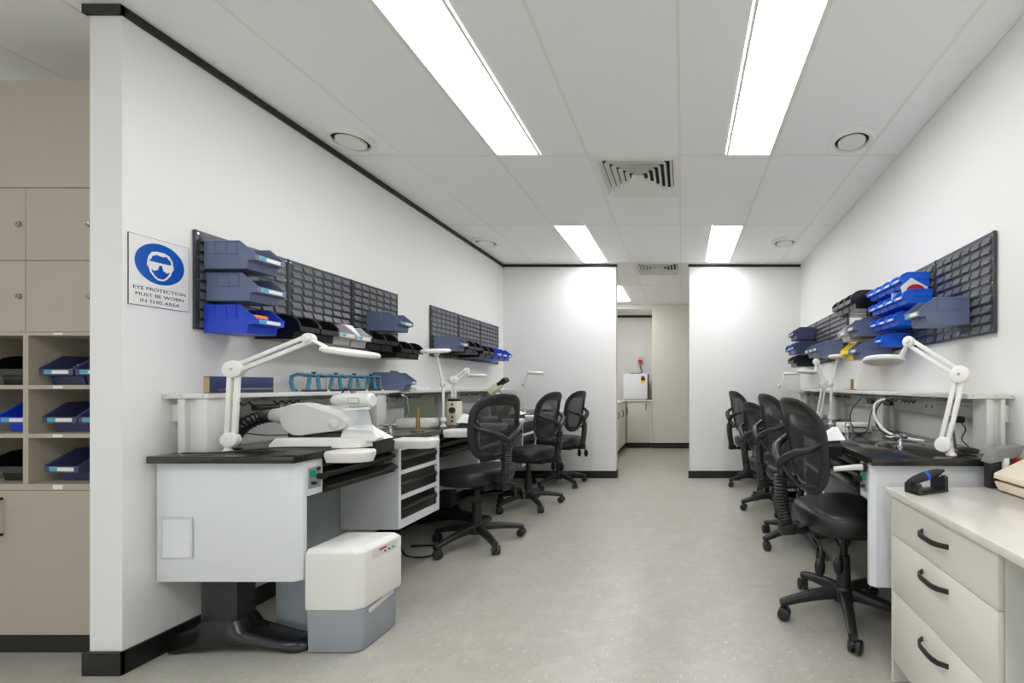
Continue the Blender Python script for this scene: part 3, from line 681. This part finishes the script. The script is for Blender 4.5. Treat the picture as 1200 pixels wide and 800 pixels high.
MB().tube([(x0_+.03, .0, z0_), (x0_-.0, .0, z0_), (x1_+.02, .0, z1_), (x1_, .0, z1_)], [.062, .060, .036, .032], 20).build('hose_collar', 'grey_white', t)
pth = [(x1_, .0, z1_), (x1_-.05, -.0, z1_-.005), (x1_-.11, -.03, z1_-.04), (x1_-.15, -.04, z1_-.09), (x1_-.155, -.05, z1_-.135)]
def bellows(path, r0, r1, n, k=12):
    P = [Vector(p) for p in path]; out = []; rr = []
    seg = len(P)-1
    for i in range(n*2+1):
        f = i/(n*2)*seg; a = min(int(f), seg-1); q = f-a
        p0, p1, p2, p3 = P[max(a-1, 0)], P[a], P[a+1], P[min(a+2, seg)]
        out.append(.5*((2*p1)+(p2-p0)*q+(2*p0-5*p1+4*p2-p3)*q*q+(3*p1-p0-3*p2+p3)*q**3)); rr.append(r0 if i % 2 else r1)
    return MB().tube(out, rr, k)
bellows(pth, .034, .028, 18).build('corrugated_hose', 'black_plastic', t, smooth=20)
box(-.20, .06, -.05, .04, .04, .066).build('motor_bracket', 'dark_tray', t, bevel=.004)
mxa, mza = G(386, 469, .0043); mxb = G(434, 469, .0043)[0]
mo = MB().tube([(mxa, .09, mza), (mxa+.012, .09, mza), (mxa+.05, .09, mza), (mxb-.01, .09, mza), (mxb, .09, mza)], [.016, .026, .037, .037, .028], 22).build('motor', 'warm_white', t)
m = MB(); m.box(mxb-.10, mxb-.045, .0525, .0535, mza-.014, mza+.014); p = m.build('rating_plate', 'ink_black', mo, smooth=0)
m = MB(); m.box(mxb-.098, mxb-.047, .0518, .0525, mza-.012, mza+.012); m.build('plate_face', 'warm_white', mo, smooth=0)
MB().bar((mxa+.07, .09, mza-.02), (mxa+.13, .06, .034), .05, .05, (0, 1, 0)).build('motor_neck', 'warm_white', t, bevel=.004)
m = MB(); m.box(-.22, .0, .05, .13, .034, .19); m.build('rear_housing', 'grey_white', t, bevel=.01)
a, b_ = G(407, 489, .0041), G(422, 503, .0041); MB().tube([(a[0], 0, a[1]), (b_[0], -.02, b_[1])], [.012, .007], 10).build('nozzle', 'black_plastic', t)
m = MB(); m.prism([G(398, 500), G(424, 499), G(438, 514), G(434, 518), G(392, 518)], 'y', -.055, -.005); m.build('splash_tray', 'warm_white', t, bevel=.003)
q = [G(412, 480, .0042), G(449, 499, .0042)]
m = MB(); m.loft([[(q[0][0], -.02, q[0][1]), (q[0][0]+.11, -.02, q[0][1]+.005), (q[1][0]+.015, -.07, q[1][1]-.01), (q[1][0]-.10, -.07, q[1][1]-.005)], [(q[0][0], -.017, q[0][1]+.003), (q[0][0]+.11, -.017, q[0][1]+.008), (q[1][0]+.015, -.067, q[1][1]-.007), (q[1][0]-.10, -.067, q[1][1]-.002)]])
v = m.build('visor', 'clear_plastic', t, smooth=0)
MB().bar((q[1][0]+.015, -.07, q[1][1]-.01), (q[1][0]-.10, -.07, q[1][1]-.005), .012, .008).build('visor_edge', 'paper', v, smooth=0)
MB().bar((q[0][0], -.02, q[0][1]+.004), (q[0][0]+.11, -.02, q[0][1]+.009), .03, .01).build('visor_clamp', 'paper', v, smooth=0)
m = MB(); m.tube([(mxa+.05, .085, mza+.032), (mxa+.065, .085, mza+.06), (mxa+.09, .085, mza+.055), (mxa+.105, .085, mza+.032)], .004, 8); m.build('motor_lead', 'black_plastic', mo)
MB().cyl((mxa+.105, .09, mza+.03), (mxa+.105, .09, mza+.048), .012, 10).build('lead_gland', 'hose_grey', mo)
def cable(path, r, label, m_='black_plastic', name='power_cable'):
    P = [Vector(p) for p in path]; out = []
    for a in range(len(P)-1):
        p0, p1, p2, p3 = P[max(a-1, 0)], P[a], P[a+1], P[min(a+2, len(P)-1)]
        for j in range(6):
            q = j/6; out.append(.5*((2*p1)+(p2-p0)*q+(2*p0-5*p1+4*p2-p3)*q*q+(3*p1-p0-3*p2+p3)*q**3))
    out.append(P[-1]); o0 = P[0]
    return tag(MB().tube([p-o0 for p in out], r, 8).build(name, m_, None, o0), label, 'cable')
cable([(-2.10, 1.79, .857), (-1.98, 1.805, .857), (-1.91, 1.89, .857), (-1.85, 1.955, .857), (-1.62, 1.965, .857)], .004, 'black cable lying on the bench in front of the polishing machine')
cable([(-2.15, 2.03, .93), (-2.05, 2.08, .90), (-1.98, 2.2, .89)], .003, 'thin black cable hanging behind the polishing machine')

# ================================================================== THINGS ON THE RISER SHELF
SZ = 1.1075
t = thing('presentation_box', 'flat navy presentation box with a gold stripe on the riser shelf', 'box', (-2.075, 2.005, SZ))
box(-.014, .014, -.145, .145, 0, .075).build('box_body', 'navy_card', t, bevel=.001)
box(.014, .0145, -.145+.11, .145, .016, .021).build('gold_stripe', 'gold', t, smooth=0)
box(-.012, .012, -.1456, -.1451, .004, .071).build('gold_edge', 'gold', t, smooth=0)
m = MB(); m.tube([(.0148, -.12+.006*k, .016+.007*math.sin(k*2.3)) for k in range(12)], .0008, 4); m.build('script_mark', 'gold', t)
def articulator(y, rz, label, side=False):
    t = thing('articulator', label, 'articulator', (-2.10, y, SZ), rz, 'blue articulators on the riser shelf')
    m = MB(); m.tube([(-.05, -.02, .006), (.0, -.032, .006), (.05, -.02, .006), (.055, .035, .006)], .006, 8); m.tube([(-.05, -.02, .006), (-.045, .03, .006)], .006, 8); m.build('lower_bow', 'black_plastic', t)
    for x in (-.022, .022):
        MB().tube([(x*1.2, .0, .008), (x*1.1, .006, .03), (x*.9, .006, .06), (x*.8, 0, .088)], [.010, .0085, .0095, .008], 10).build('post', 'teal_blue', t)
    MB().tube([(-.06, 0, .092), (-.03, 0, .097), (0, 0, .093), (.03, 0, .097), (.06, 0, .090)], [.006, .008, .006, .008, .006], 8).build('upper_bow', 'teal_blue', t)
    MB().tube([(-.045, .004, .089), (.06, .004, .084)], .005, 8).build('upper_plate', 'black_plastic', t)
    MB().lathe([(.004, .095), (.004, .102), (.014, .106), (.012, .112), (.001, .112)], n=14).build('knob', 'black_plastic', t)
    MB().cyl((.056, .0, .0), (.056, .0, .094), .002, 6).build('incisal_pin', 'steel', t)
    box(.035, .07, -.01, .02, .0, .010).build('foot_pad', 'pale_yellow', t, smooth=0)
    if side: MB().tube([(-.03, 0, .095), (-.07, 0, .097), (-.095, 0, .085), (-.098, 0, .05), (-.09, 0, .015), (-.07, 0, .009)], [.008, .009, .010, .009, .010, .007], 10).build('side_arm', 'teal_blue', t)
articulator(2.43, .95, 'blue dental articulator with a side arm, nearest the navy presentation box', True)
articulator(2.585, .95, 'blue dental articulator second along from the navy presentation box')
articulator(2.73, .95, 'blue dental articulator third along from the navy presentation box')
articulator(2.875, .95, 'blue dental articulator beside the slate bin on the riser shelf')
sbin((-2.195, 3.06, SZ), R(14), 'M', 'std', 'bin_slate', 'slate blue bin standing on the riser shelf by the articulators')
t = thing('tool_roll', 'small grey tool roll lying across the slate bin on the shelf', 'tool', (-2.08, 3.095, SZ+.1285), R(14))
MB().tube([(-.01, -.05, .006), (-.01, .05, .006)], .011, 10, flat=.6).build('roll', 'hose_grey', t)
t = thing('white_block', 'small white block on the riser shelf past the slate bin', 'block', (-2.09, 3.36, SZ)); box(-.05, .05, -.09, .09, 0, .02).build('block', 'paper', t, bevel=.003)

# ================================================================== MAGNIFIER LAMPS
def lamp(base, pivot, elbow, wrist, head, label, rad=.1, tilt=(0, 0, 1), w_=.016, single=False):
    b0 = Vector(base); t = thing('magnifier_lamp', label, 'lamp', base)
    L = lambda p: Vector(p)-b0
    pv, el, wr, hd = L(pivot), L(elbow), L(wrist), L(head)
    MB().lathe([(.02, 0), (.022, .004), (.014, .012), (.011, .02), (.011, max(.022, pv.z-.01))], n=16).build('clamp_post', 'warm_white', t)
    sd = (el-pv).cross(wr-el); sd = sd.normalized() if sd.length > 1e-4 else Vector((0, 1, 0))
    if sd.y > 0: sd = -sd
    def disc(c, r, th): return MB().cyl(c-sd*th, c+sd*th, r, 24)
    disc(pv, .032 if not single else .019, .016).build('base_joint', 'warm_white', t, bevel=.004)
    for a, b_, nm in ((pv, el, 'lower_arm'), (el, wr, 'upper_arm')):
        d = (b_-a).normalized(); pe = d.cross(sd).normalized(); ar = MB()
        for s_ in ((-1, 1) if not single else (0,)): ar.bar(a+pe*s_*.0135, b_+pe*s_*.0135, w_, w_*.9, sd)
        ar.build(nm, 'warm_white', t, bevel=.003)
    e = disc(el, .038 if not single else .019, .018).build('elbow_joint', 'warm_white', t, bevel=.006)
    disc(el, .006, .0195).build('pivot_screw', 'steel', e)
    disc(wr, .026 if not single else .014, .014).build('wrist_joint', 'warm_white', t, bevel=.004)
    kn = MB(); kn.cyl(wr+sd*.014, wr+sd*.03, .012, 8); kn.build('tilt_knob', 'warm_white', t)
    N = Vector(tilt).normalized(); M = N.to_track_quat('Z', 'Y').to_matrix().to_4x4()
    edge = hd+(wr-hd-N*(wr-hd).dot(N)).normalized()*rad*.9
    MB().tube([wr, wr*.5+edge*.5+N*.004, edge, hd+(edge-hd)*.75], [.012, .013, .018, .02], 10, flat=.6, up=N).build('head_neck', 'warm_white', t)
    h = MB().lathe([(rad*.60, .010), (rad*.72, .015), (rad*.92, .012), (rad, .003), (rad*.98, -.008), (rad*.85, -.013), (rad*.66, -.013), (rad*.60, -.008), (rad*.60, .010)], hd, 36, M).build('lamp_head', 'warm_white', t)
    MB().lathe([(.001, .007), (rad*.58, .003), (rad*.58, -.002), (.001, -.006)], hd, 28, M).build('lens', 'lens_glass', h)
    MB().lathe([(rad*.68, -.0132), (rad*.84, -.0132), (rad*.84, -.0145), (rad*.68, -.0145)], hd, 28, M).build('light_ring', 'grey_white', h)
    return t
Z = .8505
lamp((-1.985, 1.862, Z), (-1.972, 1.862, .905), (-1.965, 1.87, 1.212), (-1.69, 1.93, 1.352), (-1.50, 1.93, 1.290), 'white magnifier lamp with folded double arms over the polishing machine', .112, (.14, 0, 1), .018)
lamp((-1.70, 3.03, Z), (-1.70, 3.03, .90), (-1.70, 3.03, 1.15), (-1.73, 3.0, 1.36), (-1.735, 3.0, 1.385), 'white magnifier lamp raised upright beside the cream control unit', .095, (-.02, -.12, 1), .016, True)
lamp((-1.96, 3.66, Z), (-1.96, 3.66, .90), (-1.985, 3.70, 1.19), (-1.915, 3.78, 1.275), (-1.82, 3.78, 1.232), 'white magnifier lamp with bent arm beside the glass dome', .085, (0, 0, 1), .015)
lamp((-1.665, 4.5, Z), (-1.665, 4.5, .90), (-1.68, 4.5, 1.15), (-1.62, 4.5, 1.285), (-1.55, 4.5, 1.275), 'white magnifier lamp standing in front of the end wall behind the chairs', .085, (0, 0, 1), .013, True)
lamp((1.115, 1.772, Z), (1.095, 1.79, .893), (1.165, 1.79, 1.186), (1.055, 1.99, 1.345), (.985, 2.09, 1.265), 'white magnifier lamp with double arms clamped by the coil of black cable', .098, (.06, .12, 1), .018)
lamp((1.11, 3.2, Z), (1.11, 3.2, .90), (1.115, 3.2, 1.15), (1.16, 3.2, 1.345), (1.19, 3.2, 1.36), 'white magnifier lamp standing upright below the yellow bin', .095, (0, 0, 1), .016, True)
lamp((1.10, 3.45, Z), (1.10, 3.45, .90), (1.145, 3.45, 1.155), (1.08, 3.45, 1.335), (1.0, 3.45, 1.255), 'white magnifier lamp with downward head beside the upright lamp', .08, (.1, 0, 1), .015)
lamp((1.035, 4.55, Z), (1.035, 4.55, .90), (1.035, 4.55, 1.14), (1.09, 4.55, 1.235), (1.16, 4.55, 1.27), 'white magnifier lamp in the corner below the black bins', .085, (0, 0, 1), .013, True)

# ================================================================== SMALL THINGS ON THE BENCHES
def vise(x, y, rz, label):
    t = thing('bench_vise', label, 'vise', (x, y, Z), rz)
    MB().lathe([(.028, 0), (.028, .006), (.014, .010), (.012, .03), (.016, .034), (.016, .045), (.001, .046)], n=18).build('swivel_base', 'chrome', t)
    box(-.035, -.008, -.014, .014, .040, .062).build('jaw', 'chrome', t, bevel=.002); box(.004, .030, -.014, .014, .040, .062).build('jaw', 'chrome', t, bevel=.002)
    MB().cyl((-.06, 0, .05), (.04, 0, .05), .004, 8).build('screw_rod', 'steel', t); MB().cyl((-.06, -.022, .05), (-.06, .022, .05), .0025, 6).build('tommy_bar', 'steel', t)
vise(-1.78, 2.60, .4, 'small chrome bench vise beside the brass rod stand')
vise(1.03, 2.02, .2, 'small chrome bench vise near the clamped double-arm lamp')
vise(1.01, 2.62, 1.2, 'small chrome bench vise beside the white tray device')
vise(-1.88, 3.55, .6, 'small chrome bench vise in front of the glass dome')
t = thing('rod_stand', 'brass rod standing on a small flat base on the bench', 'stand', (-1.70, 2.74, Z))
MB().lathe([(.04, 0), (.04, .006), (.012, .010), (.012, .02)], n=18).build('stand_base', 'brass', t); MB().tube([(0, 0, .02), (0, 0, .15)], [.012, .010], 12).build('rod', 'brass', t)
t = thing('white_tray_unit', 'low white tray unit with green glass plate behind it', 'device', (-1.875, 3.02, Z))
box(-.11, .11, -.07, .07, 0, .06).build('unit_body', 'warm_white', t, bevel=.004)
box(-.13, .09, .05, .055, .06, .20).build('glass_plate', 'green_glass', t, smooth=0)
t = thing('handpiece_holder', 'black horizontal handpiece on a thin curved wire above the tray unit', 'tool', (-1.955, 3.0, Z))
MB().tube([(-.06, -.06, .225), (.02, -.06, .228)], .016, 12).build('handpiece', 'black_plastic', t)
MB().tube([(.02, -.06, .228), (.05, -.05, .21), (.055, -.04, .10), (.03, -.03, .068), (.0, -.09, .068), (-.03, -.1, .006)], .003, 6).build('wire', 'steel', t)
t = thing('micromotor_unit', 'cream upright control unit with black dials beside the raised lamp', 'device', (-1.70, 3.18, Z), -.2)
box(-.04, .04, -.035, .035, 0, .175).build('case', 'cream_device', t, bevel=.006)
box(-.035, .03, -.03, .03, .175, .195).build('top_cap', 'black_plastic', t, bevel=.004)
MB().cyl((.015, -.035, .11), (.015, -.052, .11), .022, 18).build('dial', 'black_plastic', t)
for z in (.03, .06, .155): MB().cyl((.012, -.035, z), (.012, -.041, z), .008, 10).build('button', 'black_plastic', t)
t = thing('glass_dome', 'rounded clear vessel with a green nozzle on the bench', 'vessel', (-1.92, 4.05, Z))
MB().lathe([(.07, 0), (.08, .03), (.075, .07), (.045, .10), (.02, .12), (.018, .15), (.001, .15)], n=24).build('vessel', 'lens_glass', t)
MB().tube([(-.02, 0, .15), (0, 0, .13), (.02, -.02, .17)], .009, 8).build('nozzle', 'green_plastic', t)
MB().cyl((0, 0, .15), (0, 0, .165), .022, 14).build('cap', 'warm_white', t)
t = thing('microscope', 'cream binocular microscope head on a tilted white column', 'microscope', (-1.72, 3.80, Z))
MB().lathe([(.07, 0), (.07, .012), (.02, .02)], n=24).build('foot', 'warm_white', t)
MB().tube([(0, 0, .015), (-.01, 0, .12), (.03, 0, .25)], .013, 10).build('column', 'warm_white', t)
MB().bar((.0, 0, .235), (.10, 0, .305), .07, .055).build('head_body', 'cream_device', t, bevel=.008)
for y in (-.028, .028): MB().tube([(.085, y, .30), (.12, y, .325), (.125, y, .33), (.155, y, .35)], [.017, .017, .02, .02], 14).build('eyepiece', 'black_plastic', t)
# opposite bench
t = thing('white_tray_box', 'white low tray box with silver clamps on the bench below the upright lamp', 'device', (1.09, 2.72, Z), .1)
box(-.09, .09, -.06, .06, 0, .055).build('tray_body', 'warm_white', t, bevel=.004); MB().cyl((.05, -.062, .03), (-.05, -.062, .035), .006, 8).build('clamp_rod', 'chrome', t)
t = thing('handpiece_rest', 'grey tubular handpiece rest sticking out of the bench control box', 'tool', (.742, 1.782, .800), RROT)
MB().tube([(.016, 0, .0), (.0, 0, .0), (-.02, 0, .0), (-.11, .0, -.008)], [.015, .013, .012, .010], 14).build('tube', 'grey_white', t); MB().cyl((.006, 0, 0), (.02, 0, 0), .019, 16).build('socket', 'black_plastic', t)
t = thing('power_adapter', 'black plug-in power adapter under the riser shelf', 'adapter', (rx(2.05)-.05, 2.05, .965), RROT); box(-.045, .0, -.035, .035, 0, .03).build('case', 'black_plastic', t, bevel=.004)
cable([(1.31, 2.01, .968), (1.30, 1.96, .94), (1.255, 1.92, .90), (1.265, 1.89, .87), (1.225, 1.87, .858)], .003, 'thin black lead running down from the plug-in adapter')
cable([(1.235, 1.96, 1.0), (1.225, 1.93, .93), (1.215, 1.90, .862)], .005, 'straight black flex behind the clamped double-arm lamp')
m = [(1.20+.036*math.cos(a)*(1+.12*math.sin(a*.6)), 1.795+.036*math.sin(a), .857+.0012*a) for a in [k*.7 for k in range(26)]]
cable(m, .0035, 'coiled heap of black cable beside the clamped lamp', name='cable_coil')
cable([(1.20, 2.53, 1.062), (1.14, 2.53, 1.03), (1.13, 2.50, .95), (1.15, 2.40, .88), (1.19, 2.25, .862), (1.22, 2.15, .862)], .0075, 'thick pale flexible hose hanging from a riser hook', 'warm_white', 'flexible_hose')
cable([(1.20, 2.56, 1.05), (1.16, 2.56, .99), (1.15, 2.52, .90), (1.17, 2.42, .862), (1.20, 2.32, .858), (1.22, 2.22, .858)], .005, 'thick black flex hanging beside the pale hose')
cable([(1.20, 2.60, 1.05), (1.15, 2.60, .98), (1.10, 2.55, .87), (1.02, 2.52, .857), (1.03, 2.60, .90), (1.06, 2.70, .913)], .004, 'black flex looping from the riser onto the white tray box')
cable([(1.17, 2.80, 1.06), (1.10, 2.78, .98), (1.09, 2.78, .909)], .004, 'black flex dropping behind the white tray box')
for k, (y, lb) in enumerate([(2.62, 'black foam grip hanging from the riser hooks near the pale hose'), (2.88, 'black foam grip hanging from the riser hooks above the tray box')]):
    t = thing('foam_grip', lb, 'grip', (rx(y)-.13, y, 1.034)); MB().tube([(-.01, -.05, 0), (0, .05, 0)], .014, 10).build('grip', 'black_plastic', t)
t = thing('foam_grip', 'black foam grip hanging from the riser hooks by the polishing machine', 'grip', (-2.07, 2.12, 1.034)); MB().tube([(0, -.06, 0), (0, .06, 0)], .014, 10).build('grip', 'black_plastic', t)
t = thing('brass_post', 'short brass post on a wire ring on the riser shelf', 'post', (rx(3.28)-.11, 3.28, SZ)); MB().lathe([(.035, 0), (.035, .004), (.011, .006), (.011, .085), (.001, .085)], n=16).build('post', 'brass', t)
MB().tube([(-.02+.055*math.cos(a), .0+.055*math.sin(a), .004) for a in [2*math.pi*k/16 for k in range(17)]], .0025, 6).build('wire_ring', 'steel', t)

# ================================================================== KITCHENETTE
t = thing('base_cupboard', 'cream base cupboard along the passage side with bow handle', 'cupboard', (-1.33, 7.0, 0))
box(-.30, .28, -1.3, .79, .1, .85).build('carcass', 'cream_laminate', t, smooth=0); box(-.30, .25, -1.3, .79, 0, .1).build('kick_board', 'black_trim', t, smooth=0)
for k in range(4):
    d = box(.282, .298, -1.29+.52*k, -.774+.52*k, .105, .845).build('door', 'cream_laminate', t, bevel=.001)
    y = -.84+.52*k; MB().tube([(.298, y, .62), (.33, y, .63), (.33, y, .72), (.298, y, .73)], .007, 6).build('handle', 'black_plastic', d)
t = thing('base_cupboard', 'cream base cupboard with bar handle under the white fridge', 'cupboard', (-.8, 8.2, 0))
box(-.225, .235, -.38, .39, .1, .85).build('carcass', 'cream_laminate', t, smooth=0); box(-.245, .235, -.36, .39, 0, .1).build('kick_board', 'black_trim', t, smooth=0)
d = box(-.225, .17, -.398, -.382, .105, .845).build('door', 'cream_laminate', t, bevel=.001); MB().bar((.13, -.42, .70), (.13, -.42, .82), .012, .012).build('handle', 'black_plastic', d)
for z in (.71, .81): box(.125, .135, -.415, -.398, z-.004, z+.004).build('handle_post', 'black_plastic', d, smooth=0)
t = thing('kitchen_worktop', 'pale corner worktop under the white fridge', 'worktop', (-1.3, 8.0, .851))
MB().prism([(-.33, -2.3), (.285, -2.3), (.285, -.215), (.735, -.215), (.735, .595), (-.33, .595)], 'z', 0, .03).build('worktop_slab', 'stone_top', t, bevel=.002)
t = thing('bar_fridge', 'small white fridge with energy label standing on the worktop', 'fridge', (-.89, 8.22, .8815))
box(-.225, .225, -.16, .22, .01, .49).build('body', 'hose_grey', t, bevel=.006); d = box(-.225, .225, -.20, -.162, .012, .488).build('door', 'fridge_white', t, bevel=.006)
for x in (-.2, .2):
    for y in (-.13, .19): MB().cyl((x, y, 0), (x, y, .011), .014, 8).build('foot', 'black_plastic', t)
e = box(.105, .185, -.2015, -.2005, .30, .42).build('energy_label', 'bin_yellow', d, smooth=0); box(.107, .183, -.2023, -.2016, .36, .415).build('label_band', 'ink_black', e, smooth=0)
m = MB(); m.prism([(.145+.034*math.cos(math.pi*k/10), .415+.034*math.sin(math.pi*k/10)) for k in range(11)], 'y', -.2022, -.2012); m.build('label_dial', 'red', e, smooth=0)
t = thing('wall_outlet', 'grey wall outlet with a red plug above the white fridge', 'outlet', (-.84, 8.6, 1.62)); box(-.06, .06, -.02, 0, -.06, .12).build('plate', 'grey_white', t, bevel=.004); MB().cyl((-.01, -.02, .01), (-.01, -.09, .01), .04, 14).build('plug', 'red', t)
cable([(-.85, 8.52, 1.60), (-.84, 8.48, 1.50), (-.80, 8.46, 1.42), (-.88, 8.42, 1.385), (-1.0, 8.40, 1.385), (-1.02, 8.36, 1.383)], .009, 'black plug lead draped over the white fridge')

# ================================================================== TASK CHAIRS
def chair(loc, face, base_rot, label, dz=0., wz=.0):
    t = thing('task_chair', label, 'chair', (loc[0], loc[1], 0), R(face-90))
    # --- base (angles are relative to the seat)
    hub = MB().lathe([(.045, .075), (.055, .085), (.055, .13), (.04, .15), (.03, .152)], n=20).build('base_hub', 'black_plastic', t)
    for k in range(5):
        a = R(base_rot-(face-90)+72*k); c, s_ = math.cos(a), math.sin(a); rings = []
        for q in range(7):
            r = .03+.29*q/6; zt = .142-.052*(q/6)**1.7; hb = .05-.02*q/6; wd = .030-.010*q/6
            rings.append([(c*r-s_*o*wd, s_*r+c*o*wd, z) for o, z in ((-.8, zt-hb), (-1, zt-hb*.3), (-.6, zt), (.6, zt), (1, zt-hb*.3), (.8, zt-hb))])
        arm = MB().loft(rings).build('base_arm', 'black_plastic', t, smooth=50)
        r = .305; e = Vector((c*r, s_*r, 0))
        cs = MB().cyl(e+Vector((0, 0, .05)), e+Vector((0, 0, .09)), .013, 10); cs.ell((e.x, e.y, .040), .022, .022, .020, 10, 6); cs = cs.build('caster', 'black_plastic', arm)
        b2 = a+1.1; dn = Vector((math.cos(b2), math.sin(b2), 0)); ce = e+Vector((-s_, c, 0))*.012+Vector((0, 0, .030))
        for o in (-1, 1):
            cc = ce+dn*o*.0155
            MB().tube([cc-dn*.012, cc-dn*.008, cc+dn*.008, cc+dn*.012], [.022, .030, .030, .022], 16).build('wheel', 'black_plastic', arm)
    MB().tube([(0, 0, .13), (0, 0, .30+dz*.5), (0, 0, .302+dz*.5), (0, 0, .42+dz)], [.036, .030, .020, .020], 18).build('gas_column', 'black_plastic', t)
    # --- mechanism and levers
    me = box(-.075, .075, -.20, .09, .415+dz, .455+dz).build('tilt_mechanism', 'black_plastic', t, bevel=.006)
    for sx, y, x2 in ((1, -.10, .14), (1, -.19, .19), ) :
        for yy in (y,):
            lv = MB().tube([(.06, yy, .43+dz), (.15, yy-.02, .428+dz), (.185, yy-.03, .415+dz), (.20, yy-.04, .375+dz)], .007, 8).build('lever', 'black_plastic', me)
            MB().ell((.205, yy-.045, .343+dz), .014, .026, .044, 12, 8).build('lever_paddle', 'black_gloss', lv)
    # --- seat cushion
    rings = []
    for (sc, z) in ((.80, .452), (.93, .455), (.985, .475), (1.0, .505), (.985, .530), (.94, .546), (.84, .556), (.6, .553), (.3, .549), (.05, .548)):
        ring = []
        for i in range(36):
            a = 2*math.pi*i/36; ca, sa = math.cos(a), math.sin(a)
            x = .245*sc*math.copysign(abs(ca)**.62, ca); y = .235*sc*math.copysign(abs(sa)**.62, sa)+.01
            drop = -.035*max(0, (y-.10)/.14)**2 + .012*max(0, (-y-.1)/.14)**2
            ring.append((x*(1-.10*max(0, -y/.24)), y, z+dz+(drop if z > .47 else drop*.5)))
        rings.append(ring)
    MB().loft(rings).build('seat', 'black_leather', t, smooth=60)
    # --- backrest ring and mesh
    zc, hz = .845+dz, .222
    def yb(x, z): return -.195-(z-.62-dz)*.17+1.0*x*x-.25*max(0, z-.98-dz)
    def rp(a, inset=0.):
        ca, sa = math.cos(a), math.sin(a)
        hw = (.196+.022*sa)-inset; h2 = hz-inset
        x = hw*math.copysign(abs(ca)**.64, ca); z = zc+h2*math.copysign(abs(sa)**.76, sa); return x, z
    N = 48; rings = []
    for i in range(N):
        a = 2*math.pi*i/N; x, z = rp(a); xi, zi = rp(a, .04)
        v = Vector((x-xi, 0, z-zi)).normalized(); wd = .026+.014*max(0, math.sin(a))**2; cx_, cz_ = (x+xi)/2, (z+zi)/2
        ring = []
        for j in range(8):
            b2 = 2*math.pi*j/8; px_, pz_ = cx_+v.x*wd*math.cos(b2), cz_+v.z*wd*math.cos(b2)
            ring.append((px_, yb(px_, pz_)+.017*math.sin(b2), pz_))
        rings.append(ring)
    MB().loft(rings, closed=True).build('back_frame', 'black_plastic', t, smooth=60)
    m = MB(); vs = [(0, yb(0, zc), zc)]; fs = []; K = 6
    for k in range(1, K+1):
        for i in range(N):
            x, z = rp(2*math.pi*i/N, .03); x *= k/K; z = zc+(z-zc)*k/K; vs.append((x, yb(x, z), z))
    for i in range(N): fs.append((0, 1+i, 1+(i+1) % N))
    for k in range(K-1):
        for i in range(N): fs.append((1+k*N+i, 1+(k+1)*N+i, 1+(k+1)*N+(i+1) % N, 1+k*N+(i+1) % N))
    m.add(vs, fs); m.build('back_mesh', 'chair_mesh', t, smooth=80)
    # --- spine, ribbed sleeve, fork
    sp = [(0, -.15, .437+dz), (0, -.23, .435+dz), (0, -.295, .45+dz), (0, -.318, .52+dz), (0, -.33, .62+dz), (0, -.332, .72+dz), (0, -.325, .80+dz)]
    MB().tube(sp, [.022, .022, .026, .024, .022, .024, .020], 10, flat=.7).build('spine', 'black_plastic', t)
    bellows([(0, -.305, .475+dz), (0, -.319, .55+dz), (0, -.33, .63+dz), (0, -.332, .715+dz)], .034, .027, 17, 14).build('ribbed_sleeve', 'black_plastic', t, smooth=15)
    box(-.032, .032, -.335, -.26, .425+dz, .478+dz).build('spine_bracket', 'black_plastic', t, bevel=.008)
    for sx in (-1, 1):
        xe, ze = rp(math.pi/2-sx*(math.pi/2-.10), .02)
        MB().tube([(0, -.33, .765+dz), (sx*.05, -.328, .80+dz), (sx*.115, -.305, .835+dz), (sx*.165, -.26, .853+dz), (xe, yb(xe, ze)-.008, ze)], [.026, .027, .023, .019, .016], 10, flat=.75).build('fork_arm', 'black_plastic', t, smooth=60)
        xb, zb = rp(-math.pi/2+sx*.65, .02)
        MB().tube([(sx*.012, -.33, .77+dz), (sx*.045, -.31, .72+dz), (sx*.06, -.26, .67+dz), (xb, yb(xb, zb)-.006, zb)], [.014, .012, .011, .011], 8).build('lumbar_strut', 'black_plastic', t)
    return t
chair((-1.49, 3.09), 150, 172, 'black mesh-back task chair beside the white-framed drawer unit')
chair((-1.47, 4.06), 166, 20, 'black mesh-back task chair, middle of the three on the eye protection sign side')
chair((-1.43, 4.93), 163, 30, 'black mesh-back task chair against the end wall, on the sign side')
chair((.80, 2.12), 10, 40, 'black mesh-back task chair with ribbed sleeve beside the cream drawer cabinet', .0)
chair((.86, 3.10), 14, 60, 'black mesh-back task chair second from the cream drawer cabinet')
chair((.86, 3.98), 24, 45, 'lowered black mesh-back task chair third from the cream drawer cabinet', -.09)
chair((.84, 4.90), 18, 50, 'black mesh-back task chair farthest from the cream drawer cabinet')

cable([(-1.925, 2.95, .30), (-1.92, 2.90, .10), (-1.86, 2.86, .008), (-1.72, 2.82, .008), (-1.66, 2.90, .008), (-1.74, 3.02, .008), (-1.92, 3.02, .008)], .006, 'black cable looping on the floor under the drawer unit')
